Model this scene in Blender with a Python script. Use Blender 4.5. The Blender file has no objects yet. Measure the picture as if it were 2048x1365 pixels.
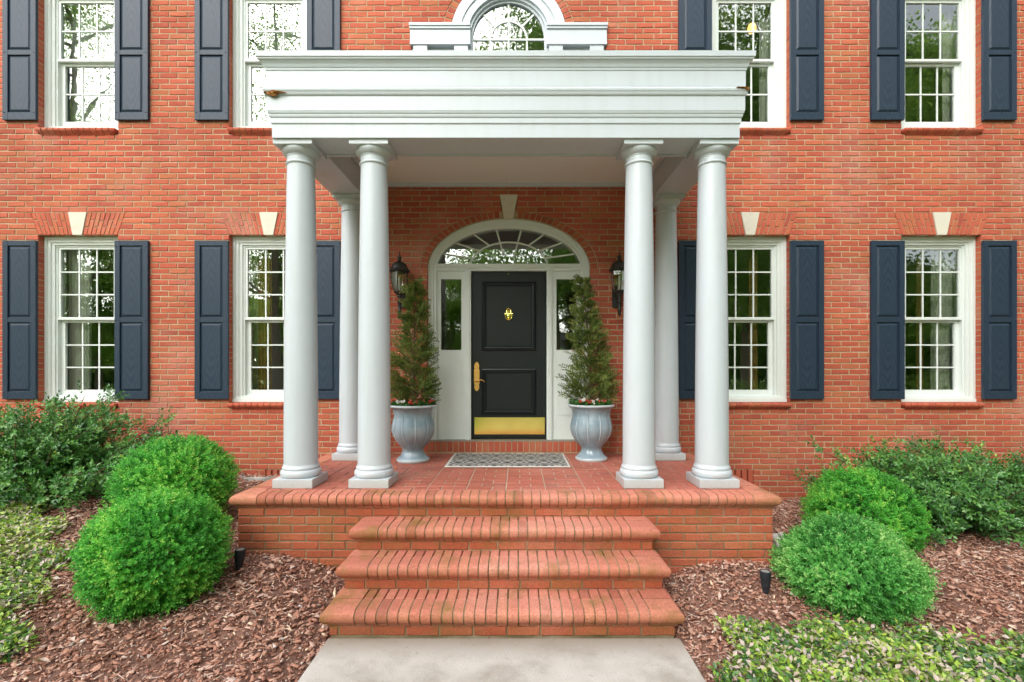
import bpy, math, random
import numpy as np
from mathutils import Vector

random.seed(7)
rng = np.random.default_rng(11)
S = bpy.context.scene
COL = S.collection
R = math.radians

# ------------------------------------------------------------------ camera, sky, sun, exposure
cam_d = bpy.data.cameras.new("camera")
cam = bpy.data.objects.new("camera", cam_d)
COL.objects.link(cam)
cam.location = (0.105, -6.0, 1.765)
cam.rotation_euler = (R(90), 0, 0)
cam_d.sensor_width = 36.0
cam_d.lens = 970 / 2048 * 36.0
cam_d.shift_x = -12.0 / 2048
cam_d.shift_y = 58.5 / 2048
cam_d.clip_start = 0.05
cam_d.clip_end = 400
S.camera = cam

SUN_EL, SUN_AZ = R(36), R(26)          # azimuth measured from -Y (behind the camera) toward -X
w = bpy.data.worlds.new("World")
S.world = w
w.use_nodes = True
nt = w.node_tree
nt.nodes.clear()
sky = nt.nodes.new("ShaderNodeTexSky")
sky.sky_type = 'NISHITA'
sky.sun_disc = False
sky.sun_elevation = SUN_EL
sky.sun_rotation = math.pi + SUN_AZ
sky.air_density = 1.0
sky.dust_density = 3.0
sky.ozone_density = 1.0
hs = nt.nodes.new("ShaderNodeHueSaturation")
hs.inputs["Saturation"].default_value = 0.30
bg = nt.nodes.new("ShaderNodeBackground")
bg.inputs["Strength"].default_value = 0.15
wo = nt.nodes.new("ShaderNodeOutputWorld")
nt.links.new(sky.outputs[0], hs.inputs["Color"])
nt.links.new(hs.outputs[0], bg.inputs[0])
nt.links.new(bg.outputs[0], wo.inputs[0])

sd = bpy.data.lights.new("sun", 'SUN')
sd.energy = 1.5
sd.angle = R(95)
sd.color = (1.0, 0.98, 0.95)
sun = bpy.data.objects.new("sun", sd)
COL.objects.link(sun)
to_sun = Vector((-math.sin(SUN_AZ) * math.cos(SUN_EL), -math.cos(SUN_AZ) * math.cos(SUN_EL), math.sin(SUN_EL)))
sun.rotation_euler = to_sun.to_track_quat('Z', 'Y').to_euler()

S.view_settings.view_transform = 'Standard'
S.view_settings.look = 'None'
S.view_settings.gamma = 1.0
S.view_settings.use_curve_mapping = False
S.view_settings.exposure = 1.3
S.cycles.max_bounces = 8
S.cycles.diffuse_bounces = 6
S.cycles.glossy_bounces = 3
S.cycles.transparent_max_bounces = 12
S.cycles.use_denoising = True

# ------------------------------------------------------------------ materials
def nmat(name):
    m = bpy.data.materials.new(name)
    m.use_nodes = True
    t = m.node_tree
    b = t.nodes["Principled BSDF"]
    return m, t, b

def N(t, kind, **kw):
    n = t.nodes.new(kind)
    for k, v in kw.items():
        setattr(n, k, v)
    return n

def ramp(t, stops, interp='LINEAR'):
    r = N(t, "ShaderNodeValToRGB")
    cr = r.color_ramp
    cr.interpolation = interp
    while len(cr.elements) < len(stops):
        cr.elements.new(0.5)
    for e, (p, c) in zip(cr.elements, stops):
        e.position = p
        e.color = (c[0], c[1], c[2], 1)
    return r

def noise(t, vec, scale, detail=4, rough=0.55, w=None):
    n = N(t, "ShaderNodeTexNoise")
    n.inputs["Scale"].default_value = scale
    n.inputs["Detail"].default_value = detail
    n.inputs["Roughness"].default_value = rough
    if vec is not None:
        t.links.new(vec, n.inputs["Vector"])
    return n

def mix(t, fac, a, b, mode='MIX'):
    m = N(t, "ShaderNodeMix", data_type='RGBA', blend_type=mode)
    L = t.links.new
    if isinstance(fac, (int, float)):
        m.inputs[0].default_value = fac
    else:
        L(fac, m.inputs[0])
    for s, v in ((6, a), (7, b)):
        if isinstance(v, tuple):
            m.inputs[s].default_value = (v[0], v[1], v[2], 1)
        else:
            L(v, m.inputs[s])
    return m.outputs[2]

def mth(t, op, a, b=None):
    m = N(t, "ShaderNodeMath", operation=op)
    for i, v in enumerate((a, b)):
        if v is None:
            continue
        if isinstance(v, (int, float)):
            m.inputs[i].default_value = v
        else:
            t.links.new(v, m.inputs[i])
    return m.outputs[0]

def bump(t, b, h, strength=0.3, dist=0.01):
    bp = N(t, "ShaderNodeBump")
    bp.inputs["Strength"].default_value = strength
    bp.inputs["Distance"].default_value = dist
    t.links.new(h, bp.inputs["Height"])
    t.links.new(bp.outputs[0], b.inputs["Normal"])

def worldpos(t):
    return N(t, "ShaderNodeNewGeometry").outputs["Position"]

def brick_mat(name, stops, moss=0.0, bloom=0.25, dark=0.5, rough=0.85):
    m, t, b = nmat(name)
    g = N(t, "ShaderNodeNewGeometry")
    oi = N(t, "ShaderNodeObjectInfo")
    rnd = mth(t, 'FRACT', mth(t, 'ADD', g.outputs["Random Per Island"], oi.outputs["Random"]))
    r = ramp(t, stops)
    t.links.new(rnd, r.inputs[0])
    pos = g.outputs["Position"]
    n1 = noise(t, pos, 22, 6, 0.72)
    n2 = noise(t, pos, 1.3, 3)
    n3 = noise(t, pos, 130, 3, 0.7)
    c = mix(t, mth(t, 'MULTIPLY', n1.outputs[0], 0.7), r.outputs[0], (0.58, 0.165, 0.10))
    # pale bloom in patches
    k = ramp(t, [(0.52, (0, 0, 0)), (0.75, (1, 1, 1))])
    t.links.new(n2.outputs[0], k.inputs[0])
    kk = mth(t, 'MULTIPLY', mth(t, 'MULTIPLY', k.outputs[0], n1.outputs[0]), bloom)
    c = mix(t, kk, c, (0.58, 0.31, 0.25))
    # dark pits and specks
    k2 = ramp(t, [(0.60, (0, 0, 0)), (0.70, (1, 1, 1))])
    t.links.new(n3.outputs[0], k2.inputs[0])
    c = mix(t, mth(t, 'MULTIPLY', k2.outputs[0], dark), c, (0.10, 0.03, 0.02))
    n5 = noise(t, pos, 0.7, 5, 0.6)
    k5 = ramp(t, [(0.35, (0.80, 0.78, 0.76)), (0.65, (1.06, 1.06, 1.06))])
    t.links.new(n5.outputs[0], k5.inputs[0])
    c = mix(t, 1.0, c, k5.outputs[0], 'MULTIPLY')
    ng = noise(t, pos, 95, 3, 0.7)
    kg = ramp(t, [(0.32, (0.72, 0.72, 0.72)), (0.68, (1.22, 1.22, 1.22))]); t.links.new(ng.outputs[0], kg.inputs[0])
    c = mix(t, 1.0, c, kg.outputs[0], 'MULTIPLY')
    if moss == 0:
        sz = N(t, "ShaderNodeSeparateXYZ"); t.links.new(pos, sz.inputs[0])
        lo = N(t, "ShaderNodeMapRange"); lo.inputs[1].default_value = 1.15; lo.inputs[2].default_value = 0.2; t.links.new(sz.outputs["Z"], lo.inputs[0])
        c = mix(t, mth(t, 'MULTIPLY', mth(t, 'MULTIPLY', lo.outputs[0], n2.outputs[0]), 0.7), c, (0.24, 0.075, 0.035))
    if moss > 0:
        n4 = noise(t, pos, 3.1, 5, 0.7)
        k3 = ramp(t, [(0.50, (0, 0, 0)), (0.68, (1, 1, 1))])
        t.links.new(n4.outputs[0], k3.inputs[0])
        c = mix(t, mth(t, 'MULTIPLY', k3.outputs[0], moss), c, (0.21, 0.13, 0.032))
        sn = N(t, "ShaderNodeSeparateXYZ"); t.links.new(g.outputs["True Normal"], sn.inputs[0])
        alg = mth(t, 'MULTIPLY', mth(t, 'LESS_THAN', sn.outputs["Z"], 0.35), mth(t, 'MULTIPLY', n1.outputs[0], moss * 0.45))
        c = mix(t, alg, c, (0.30, 0.13, 0.022))
    t.links.new(c, b.inputs["Base Color"])
    b.inputs["Roughness"].default_value = rough
    b.inputs["Specular IOR Level"].default_value = 0.3
    hh = mth(t, 'ADD', mth(t, 'MULTIPLY', n1.outputs[0], 1.0), mth(t, 'MULTIPLY', n3.outputs[0], 0.5))
    bump(t, b, hh, 0.8, 0.007)
    return m

M = {}
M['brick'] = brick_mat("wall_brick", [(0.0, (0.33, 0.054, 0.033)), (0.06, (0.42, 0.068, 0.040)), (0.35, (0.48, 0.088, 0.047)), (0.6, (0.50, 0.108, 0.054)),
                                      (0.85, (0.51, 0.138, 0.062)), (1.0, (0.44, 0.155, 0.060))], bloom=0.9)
M['archbrick'] = brick_mat("arch_ring_brick", [(0.0, (0.24, 0.06, 0.022)), (0.3, (0.36, 0.062, 0.028)), (0.75, (0.42, 0.085, 0.036)), (1.0, (0.36, 0.14, 0.04))], bloom=0.2)
M['pbrick'] = brick_mat("porch_brick", [(0.0, (0.34, 0.072, 0.036)), (0.5, (0.46, 0.10, 0.05)), (1.0, (0.42, 0.135, 0.06))], moss=0.55, bloom=0.5)
M['coping'] = brick_mat("coping_brick", [(0.0, (0.38, 0.135, 0.09)), (0.05, (0.36, 0.15, 0.11)), (0.10, (0.53, 0.20, 0.14)),
                                         (0.6, (0.60, 0.245, 0.18)), (1.0, (0.60, 0.27, 0.175))], moss=0.8, bloom=0.9, dark=0.5, rough=0.75)
M['paver'] = brick_mat("paver_brick", [(0.0, (0.19, 0.095, 0.09)), (0.08, (0.24, 0.10, 0.085)), (0.14, (0.33, 0.105, 0.082)),
                                       (0.7, (0.39, 0.13, 0.10)), (1.0, (0.37, 0.145, 0.11))], moss=0.15, bloom=0.6, rough=0.6)

def simple(name, col, rough=0.5, metal=0.0, spec=0.5, nscale=None, ncol=None, nfac=0.4, bstr=0.0, bscale=60, bdist=0.004, coat=0.0):
    m, t, b = nmat(name)
    b.inputs["Base Color"].default_value = (*col, 1)
    b.inputs["Roughness"].default_value = rough
    b.inputs["Metallic"].default_value = metal
    b.inputs["Specular IOR Level"].default_value = spec
    b.inputs["Coat Weight"].default_value = coat
    pos = worldpos(t)
    if nscale:
        n = noise(t, pos, nscale, 5, 0.6)
        k = ramp(t, [(0.42, (0, 0, 0)), (0.72, (1, 1, 1))])
        t.links.new(n.outputs[0], k.inputs[0])
        t.links.new(mix(t, mth(t, 'MULTIPLY', k.outputs[0], nfac), col, ncol), b.inputs["Base Color"])
    if bstr:
        n = noise(t, pos, bscale, 4, 0.6)
        bump(t, b, n.outputs[0], bstr, bdist)
    return m

def mortar(name, c0, c1, c2):
    m, t, b = nmat(name)
    pos = worldpos(t)
    n = noise(t, pos, 2.2, 5, 0.7)
    r = ramp(t, [(0.3, c0), (0.5, c1), (0.72, c2)])
    t.links.new(n.outputs[0], r.inputs[0])
    n2 = noise(t, pos, 160, 3, 0.7)
    c = mix(t, mth(t, 'MULTIPLY', n2.outputs[0], 0.5), r.outputs[0], (0.30, 0.24, 0.17), 'MULTIPLY')
    t.links.new(mix(t, 0.5, r.outputs[0], c), b.inputs["Base Color"])
    b.inputs["Roughness"].default_value = 0.95
    bump(t, b, n2.outputs[0], 0.5, 0.004)
    return m
M['mortar'] = mortar("wall_mortar", (0.34, 0.25, 0.15), (0.48, 0.37, 0.235), (0.61, 0.50, 0.35))
M['pmortar'] = mortar("porch_mortar", (0.14, 0.105, 0.045), (0.27, 0.215, 0.12), (0.44, 0.375, 0.26))
M['fmortar'] = mortar("paver_mortar", (0.38, 0.30, 0.22), (0.50, 0.42, 0.32), (0.58, 0.50, 0.40))
m, t, b = nmat("white_paint")
pos = worldpos(t)
mp = N(t, "ShaderNodeMapping"); mp.inputs["Scale"].default_value = (14, 14, 1.2); t.links.new(pos, mp.inputs["Vector"])
ns = noise(t, mp.outputs[0], 1.0, 4, 0.6); nb2 = noise(t, pos, 3.0, 5, 0.6); nf = noise(t, pos, 45, 4, 0.7)
k = ramp(t, [(0.5, (0, 0, 0)), (0.75, (1, 1, 1))]); t.links.new(ns.outputs[0], k.inputs[0])
c = mix(t, mth(t, 'MULTIPLY', k.outputs[0], 0.5), (0.535, 0.585, 0.63), (0.48, 0.52, 0.54))
k2 = ramp(t, [(0.45, (0, 0, 0)), (0.7, (1, 1, 1))]); t.links.new(nb2.outputs[0], k2.inputs[0])
c = mix(t, mth(t, 'MULTIPLY', k2.outputs[0], 0.45), c, (0.515, 0.55, 0.575))
sz = N(t, "ShaderNodeSeparateXYZ"); t.links.new(pos, sz.inputs[0])
lo = N(t, "ShaderNodeMapRange"); lo.inputs[1].default_value = 0.84; lo.inputs[2].default_value = 0.735; t.links.new(sz.outputs["Z"], lo.inputs[0])
c = mix(t, mth(t, 'MULTIPLY', mth(t, 'MULTIPLY', lo.outputs[0], nf.outputs[0]), 0.85), c, (0.36, 0.31, 0.22))
t.links.new(c, b.inputs["Base Color"]); b.inputs["Roughness"].default_value = 0.38
bump(t, b, mth(t, 'ADD', nb2.outputs[0], mth(t, 'MULTIPLY', nf.outputs[0], 0.15)), 0.08, 0.006)
M['white'] = m
M['trim'] = simple("window_trim_paint", (0.71, 0.76, 0.74), 0.4, nscale=5.0, ncol=(0.66, 0.70, 0.64), nfac=0.4, bstr=0.05, bscale=30)
M['soffit'] = simple("soffit_paint", (0.82, 0.82, 0.81), 0.6, nscale=1.5, ncol=(0.77, 0.76, 0.74), nfac=0.5)
M['stone'] = simple("keystone_limestone", (0.66, 0.62, 0.52), 0.85, nscale=18, ncol=(0.56, 0.52, 0.42), nfac=0.5, bstr=0.3, bscale=120)
M['door'] = simple("door_paint", (0.010, 0.015, 0.014), 0.40, spec=0.3, nscale=2.5, ncol=(0.014, 0.019, 0.016), bstr=0.05, bscale=40)
M['doormould'] = simple("door_mould_paint", (0.008, 0.011, 0.013), 0.3, spec=0.35)
M['brass'] = simple("brass", (0.95, 0.80, 0.22), 0.12, metal=1.0, nscale=3, ncol=(0.75, 0.56, 0.12), nfac=0.5)
M['brassold'] = simple("worn_brass", (0.82, 0.48, 0.14), 0.34, metal=1.0, nscale=60, ncol=(0.45, 0.22, 0.05), nfac=0.6)
M['iron'] = simple("black_metal", (0.018, 0.018, 0.018), 0.45, spec=0.5, nscale=20, ncol=(0.06, 0.05, 0.035), nfac=0.5)
M['plastic'] = simple("black_fixture", (0.022, 0.028, 0.036), 0.45)
M['galv'] = simple("galvanised_steel", (0.42, 0.42, 0.40), 0.5, metal=0.6, nscale=12, ncol=(0.25, 0.24, 0.22), nfac=0.6)
M['pvc'] = simple("white_plastic", (0.62, 0.61, 0.57), 0.5, nscale=20, ncol=(0.40, 0.37, 0.32), nfac=0.5)
M['dark'] = simple("dark_void", (0.012, 0.010, 0.009), 0.9)
M['soil'] = simple("potting_soil", (0.05, 0.032, 0.02), 0.95, bstr=0.6, bscale=80, bdist=0.02)
M['inwall'] = simple("interior_paint", (0.42, 0.47, 0.48), 0.8)
M['infloor'] = simple("interior_floor", (0.16, 0.09, 0.05), 0.4)
M['sheer'] = simple("sheer_curtain", (0.80, 0.80, 0.74), 0.9)
M['gold'] = simple("gold_drape", (0.42, 0.24, 0.08), 0.8, nscale=30, ncol=(0.30, 0.15, 0.05), nfac=0.5)
M['blind'] = simple("white_shade", (0.46, 0.49, 0.45), 0.8)
M['roof'] = simple("roof_shingle", (0.10, 0.10, 0.11), 0.9, nscale=6, ncol=(0.06, 0.06, 0.065))
M['bark'] = simple("tree_bark", (0.30, 0.23, 0.17), 0.95, nscale=9, ncol=(0.15, 0.11, 0.08), nfac=0.8, bstr=0.7, bscale=18, bdist=0.05)
M['twig'] = simple("shrub_twig", (0.13, 0.075, 0.045), 0.9)

# rotten timber
m, t, b = nmat("rotten_wood")
n = noise(t, worldpos(t), 38, 5, 0.7)
r = ramp(t, [(0.30, (0.03, 0.014, 0.006)), (0.45, (0.22, 0.09, 0.015)), (0.58, (0.40, 0.17, 0.03)), (0.72, (0.66, 0.48, 0.28))])
t.links.new(n.outputs[0], r.inputs[0]); t.links.new(r.outputs[0], b.inputs["Base Color"])
b.inputs["Roughness"].default_value = 0.95
bump(t, b, n.outputs[0], 0.9, 0.02)
M['rot'] = m

# moulded vinyl shutters with cathedral grain
m, t, b = nmat("shutter_vinyl")
tc = N(t, "ShaderNodeTexCoord")
mp = N(t, "ShaderNodeMapping")
mp.inputs["Scale"].default_value = (1.0, 1.0, 0.16)
t.links.new(tc.outputs["Object"], mp.inputs["Vector"])
wv = N(t, "ShaderNodeTexWave", wave_type='RINGS', rings_direction='Y')
wv.inputs["Scale"].default_value = 16
wv.inputs["Distortion"].default_value = 5
wv.inputs["Detail"].default_value = 3
wv.inputs["Detail Scale"].default_value = 1.3
t.links.new(mp.outputs[0], wv.inputs["Vector"])
n = noise(t, worldpos(t), 2.0, 4)
k = mth(t, 'MULTIPLY', wv.outputs["Fac"], 0.45)
c = mix(t, k, (0.017, 0.031, 0.056), (0.040, 0.062, 0.098))
c = mix(t, mth(t, 'MULTIPLY', n.outputs[0], 0.35), c, (0.024, 0.042, 0.054))
t.links.new(c, b.inputs["Base Color"])
b.inputs["Roughness"].default_value = 0.42
b.inputs["Specular IOR Level"].default_value = 0.3
bump(t, b, wv.outputs["Fac"], 0.25, 0.002)
M['shutter'] = m

# architectural glass: part mirror, part clear
def glass(name, fac, tint=(0.92, 0.97, 0.93), wob=0.0):
    m, t, b = nmat(name)
    t.nodes.remove(b)
    out = t.nodes["Material Output"]
    gl = N(t, "ShaderNodeBsdfGlossy")
    gl.inputs["Roughness"].default_value = 0.0
    gl.inputs["Color"].default_value = (0.95, 1.0, 0.97, 1)
    tr = N(t, "ShaderNodeBsdfTransparent")
    tr.inputs["Color"].default_value = (*tint, 1)
    fr = N(t, "ShaderNodeFresnel")
    fr.inputs["IOR"].default_value = 1.5
    f = mth(t, 'MINIMUM', mth(t, 'ADD', fr.outputs[0], fac), 1.0)
    mx = N(t, "ShaderNodeMixShader")
    t.links.new(f, mx.inputs[0]); t.links.new(tr.outputs[0], mx.inputs[1]); t.links.new(gl.outputs[0], mx.inputs[2])
    if wob:
        n = noise(t, worldpos(t), 2.4, 2)
        bp = N(t, "ShaderNodeBump")
        bp.inputs["Strength"].default_value = wob
        bp.inputs["Distance"].default_value = 0.02
        t.links.new(n.outputs[0], bp.inputs["Height"])
        t.links.new(bp.outputs[0], gl.inputs["Normal"])
    t.links.new(mx.outputs[0], out.inputs["Surface"])
    return m
M['glass'] = glass("window_glass", 0.20, wob=0.035)
M['lampglass'] = glass("lantern_glass", 0.10, (0.95, 0.95, 0.88))

# glazed ceramic
m, t, b = nmat("grey_blue_glaze")
pos = worldpos(t)
n = noise(t, pos, 6, 5, 0.6)
r = ramp(t, [(0.3, (0.19, 0.27, 0.32)), (0.5, (0.26, 0.35, 0.41)), (0.7, (0.35, 0.44, 0.49))])
t.links.new(n.outputs[0], r.inputs[0])
n2 = noise(t, pos, 180, 2)
c = mix(t, mth(t, 'MULTIPLY', n2.outputs[0], 0.35), r.outputs[0], (0.20, 0.27, 0.32))
gp = N(t, "ShaderNodeNewGeometry"); kp = ramp(t, [(0.515, (0, 0, 0)), (0.56, (1, 1, 1))]); t.links.new(gp.outputs["Pointiness"], kp.inputs[0])
c = mix(t, mth(t, 'MULTIPLY', kp.outputs[0], 0.7), c, (0.66, 0.70, 0.72))
t.links.new(c, b.inputs["Base Color"])
b.inputs["Roughness"].default_value = 0.22
b.inputs["Coat Weight"].default_value = 0.6
b.inputs["Coat Roughness"].default_value = 0.08
bump(t, b, n.outputs[0], 0.10, 0.02)
M['glaze'] = m

# concrete path
m, t, b = nmat("path_concrete")
pos = worldpos(t)
n1 = noise(t, pos, 2.3, 6, 0.65); n2 = noise(t, pos, 90, 4, 0.7); n3 = noise(t, pos, 14, 4, 0.7)
r = ramp(t, [(0.30, (0.34, 0.30, 0.25)), (0.5, (0.53, 0.49, 0.45)), (0.68, (0.63, 0.59, 0.555))])
t.links.new(n1.outputs[0], r.inputs[0])
sp = noise(t, pos, 170, 3, 0.75)
ksp = ramp(t, [(0.42, (0, 0, 0)), (0.62, (1, 1, 1))]); t.links.new(sp.outputs[0], ksp.inputs[0])
c = mix(t, mth(t, 'MULTIPLY', ksp.outputs[0], 0.40), r.outputs[0], (0.25, 0.22, 0.19))
ck = N(t, "ShaderNodeTexVoronoi", feature='DISTANCE_TO_EDGE'); ck.inputs["Scale"].default_value = 0.9
wp = noise(t, pos, 4.0, 5, 0.7); wm = mix(t, 0.12, pos, wp.outputs[1], 'ADD'); t.links.new(wm, ck.inputs["Vector"])
c = mix(t, mth(t, 'MULTIPLY', mth(t, 'LESS_THAN', ck.outputs["Distance"], 0.0009), 0.22), c, (0.16, 0.13, 0.10))
k = ramp(t, [(0.60, (0, 0, 0)), (0.72, (1, 1, 1))]); t.links.new(n3.outputs[0], k.inputs[0])
c = mix(t, mth(t, 'MULTIPLY', k.outputs[0], 0.45), c, (0.24, 0.20, 0.13))
sy = N(t, "ShaderNodeSeparateXYZ"); t.links.new(pos, sy.inputs[0])
dk = N(t, "ShaderNodeMapRange"); dk.inputs[1].default_value = -3.05; dk.inputs[2].default_value = -2.80; t.links.new(sy.outputs["Y"], dk.inputs[0])
c = mix(t, mth(t, 'MULTIPLY', mth(t, 'MULTIPLY', dk.outputs[0], n1.outputs[0]), 1.3), c, (0.15, 0.10, 0.05))
t.links.new(c, b.inputs["Base Color"])
b.inputs["Roughness"].default_value = 0.9
bump(t, b, n2.outputs[0], 0.6, 0.006)
M['concrete'] = m

# ground: soil by the house, lawn beyond
m, t, b = nmat("ground_soil_and_lawn")
pos = worldpos(t)
sx = N(t, "ShaderNodeSeparateXYZ"); t.links.new(pos, sx.inputs[0])
n1 = noise(t, pos, 30, 5, 0.7); n2 = noise(t, pos, 1.2, 4)
soil = ramp(t, [(0.3, (0.10, 0.045, 0.030)), (0.7, (0.28, 0.15, 0.11))]); t.links.new(n1.outputs[0], soil.inputs[0])
lawn = ramp(t, [(0.3, (0.10, 0.17, 0.03)), (0.7, (0.20, 0.28, 0.06))]); t.links.new(n1.outputs[0], lawn.inputs[0])
msk = mth(t, 'LESS_THAN', mth(t, 'ADD', sx.outputs["Y"], mth(t, 'MULTIPLY', n2.outputs[0], 0.6)), -4.6)
t.links.new(mix(t, msk, soil.outputs[0], lawn.outputs[0]), b.inputs["Base Color"])
b.inputs["Roughness"].default_value = 0.95
bump(t, b, n1.outputs[0], 0.6, 0.02)
M['ground'] = m

def rnd_mat(name, stops, rough=0.6, transl=0.0, spec=0.4):
    m, t, b = nmat(name)
    a = N(t, "ShaderNodeAttribute", attribute_name="rnd")
    r = ramp(t, stops)
    t.links.new(a.outputs["Fac"], r.inputs[0])
    t.links.new(r.outputs[0], b.inputs["Base Color"])
    b.inputs["Roughness"].default_value = rough
    b.inputs["Specular IOR Level"].default_value = spec
    if transl:
        out = t.nodes["Material Output"]
        tl = N(t, "ShaderNodeBsdfTranslucent")
        t.links.new(r.outputs[0], tl.inputs["Color"])
        mx = N(t, "ShaderNodeMixShader"); mx.inputs[0].default_value = transl
        t.links.new(b.outputs[0], mx.inputs[1]); t.links.new(tl.outputs[0], mx.inputs[2])
        t.links.new(mx.outputs[0], out.inputs["Surface"])
    return m
M['mulch'] = rnd_mat("bark_mulch", [(0.0, (0.12, 0.045, 0.028)), (0.25, (0.32, 0.140, 0.092)), (0.5, (0.44, 0.225, 0.155)),
                                    (0.80, (0.55, 0.33, 0.25)), (0.91, (0.58, 0.44, 0.38)), (0.97, (0.72, 0.54, 0.37)), (1.0, (0.56, 0.55, 0.57))], 0.85)
M['box'] = rnd_mat("boxwood_leaf", [(0.0, (0.045, 0.23, 0.030)), (0.4, (0.12, 0.52, 0.070)), (0.75, (0.24, 0.66, 0.10)), (1.0, (0.46, 0.76, 0.13))], 0.42, 0.45, 0.4)
M['box2'] = rnd_mat("boxwood_leaf_pale", [(0.0, (0.050, 0.22, 0.042)), (0.4, (0.14, 0.50, 0.10)), (0.75, (0.30, 0.66, 0.18)), (1.0, (0.52, 0.78, 0.28))], 0.42, 0.45, 0.4)
M['holly'] = rnd_mat("holly_leaf", [(0.0, (0.026, 0.11, 0.026)), (0.5, (0.105, 0.30, 0.060)), (0.85, (0.24, 0.47, 0.095)), (1.0, (0.52, 0.64, 0.14))], 0.30, 0.2, 0.6)
M['cover'] = rnd_mat("groundcover_leaf", [(0.0, (0.040, 0.12, 0.030)), (0.35, (0.16, 0.32, 0.045)), (0.6, (0.34, 0.50, 0.06)), (0.8, (0.48, 0.60, 0.10)),
                                          (0.86, (0.54, 0.42, 0.34)), (1.0, (0.66, 0.56, 0.52))], 0.38, 0.2, 0.6)
M['conifer'] = rnd_mat("cypress_leaf", [(0.0, (0.060, 0.105, 0.022)), (0.5, (0.165, 0.240, 0.050)), (0.8, (0.27, 0.33, 0.075)), (1.0, (0.38, 0.28, 0.11))], 0.6, 0.3)
M['flowerleaf'] = rnd_mat("bedding_leaf", [(0.0, (0.03, 0.11, 0.02)), (1.0, (0.08, 0.24, 0.04))], 0.4, 0.2)
M['red'] = rnd_mat("red_petal", [(0.0, (0.50, 0.03, 0.02)), (1.0, (0.75, 0.14, 0.09))], 0.5, 0.2)
M['petal'] = rnd_mat("white_petal", [(0.0, (0.75, 0.72, 0.66)), (1.0, (0.85, 0.83, 0.80))], 0.5, 0.2)
M['pink'] = rnd_mat("pink_petal", [(0.0, (0.45, 0.06, 0.22)), (1.0, (0.75, 0.25, 0.45))], 0.5, 0.2)
M['tree'] = rnd_mat("tree_leaf", [(0.0, (0.16, 0.30, 0.05)), (0.5, (0.32, 0.52, 0.09)), (1.0, (0.50, 0.66, 0.14))], 0.5, 0.6)

# woven mat
m, t, b = nmat("mat_lattice_print")
tc = N(t, "ShaderNodeTexCoord"); sx = N(t, "ShaderNodeSeparateXYZ"); t.links.new(tc.outputs["Object"], sx.inputs[0])
def tri(v, period):
    f = mth(t, 'FRACT', mth(t, 'DIVIDE', v, period))
    return mth(t, 'ABSOLUTE', mth(t, 'SUBTRACT', mth(t, 'MULTIPLY', f, 2.0), 1.0))
ux = mth(t, 'ADD', sx.outputs["X"], 10.0); uy = mth(t, 'ADD', sx.outputs["Y"], 10.0)
d = mth(t, 'ADD', tri(ux, 0.27), tri(uy, 0.28))
l1 = mth(t, 'LESS_THAN', mth(t, 'ABSOLUTE', mth(t, 'SUBTRACT', d, 1.0)), 0.10)
l2 = mth(t, 'LESS_THAN', mth(t, 'ABSOLUTE', mth(t, 'SUBTRACT', d, 0.50)), 0.075)
l3 = mth(t, 'LESS_THAN', mth(t, 'ABSOLUTE', mth(t, 'SUBTRACT', d, 1.50)), 0.075)
e = mth(t, 'MAXIMUM', mth(t, 'GREATER_THAN', mth(t, 'ABSOLUTE', sx.outputs["X"]), 0.64), mth(t, 'GREATER_THAN', mth(t, 'ABSOLUTE', sx.outputs["Y"]), 0.385))
ln = mth(t, 'MAXIMUM', mth(t, 'MAXIMUM', l1, l2), mth(t, 'MAXIMUM', l3, e))
nn = noise(t, tc.outputs["Object"], 300, 2)
c = mix(t, ln, (0.020, 0.019, 0.018), (0.66, 0.64, 0.60))
c = mix(t, mth(t, 'MULTIPLY', nn.outputs[0], 0.25), c, (0.2, 0.19, 0.18))
t.links.new(c, b.inputs["Base Color"]); b.inputs["Roughness"].default_value = 0.95
bump(t, b, nn.outputs[0], 0.5, 0.004)
M['mat'] = m

m, t, b = nmat("lit_bulb")
b.inputs["Emission Color"].default_value = (1.0, 0.45, 0.10, 1); b.inputs["Emission Strength"].default_value = 1.6
M['bulb'] = m

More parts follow.
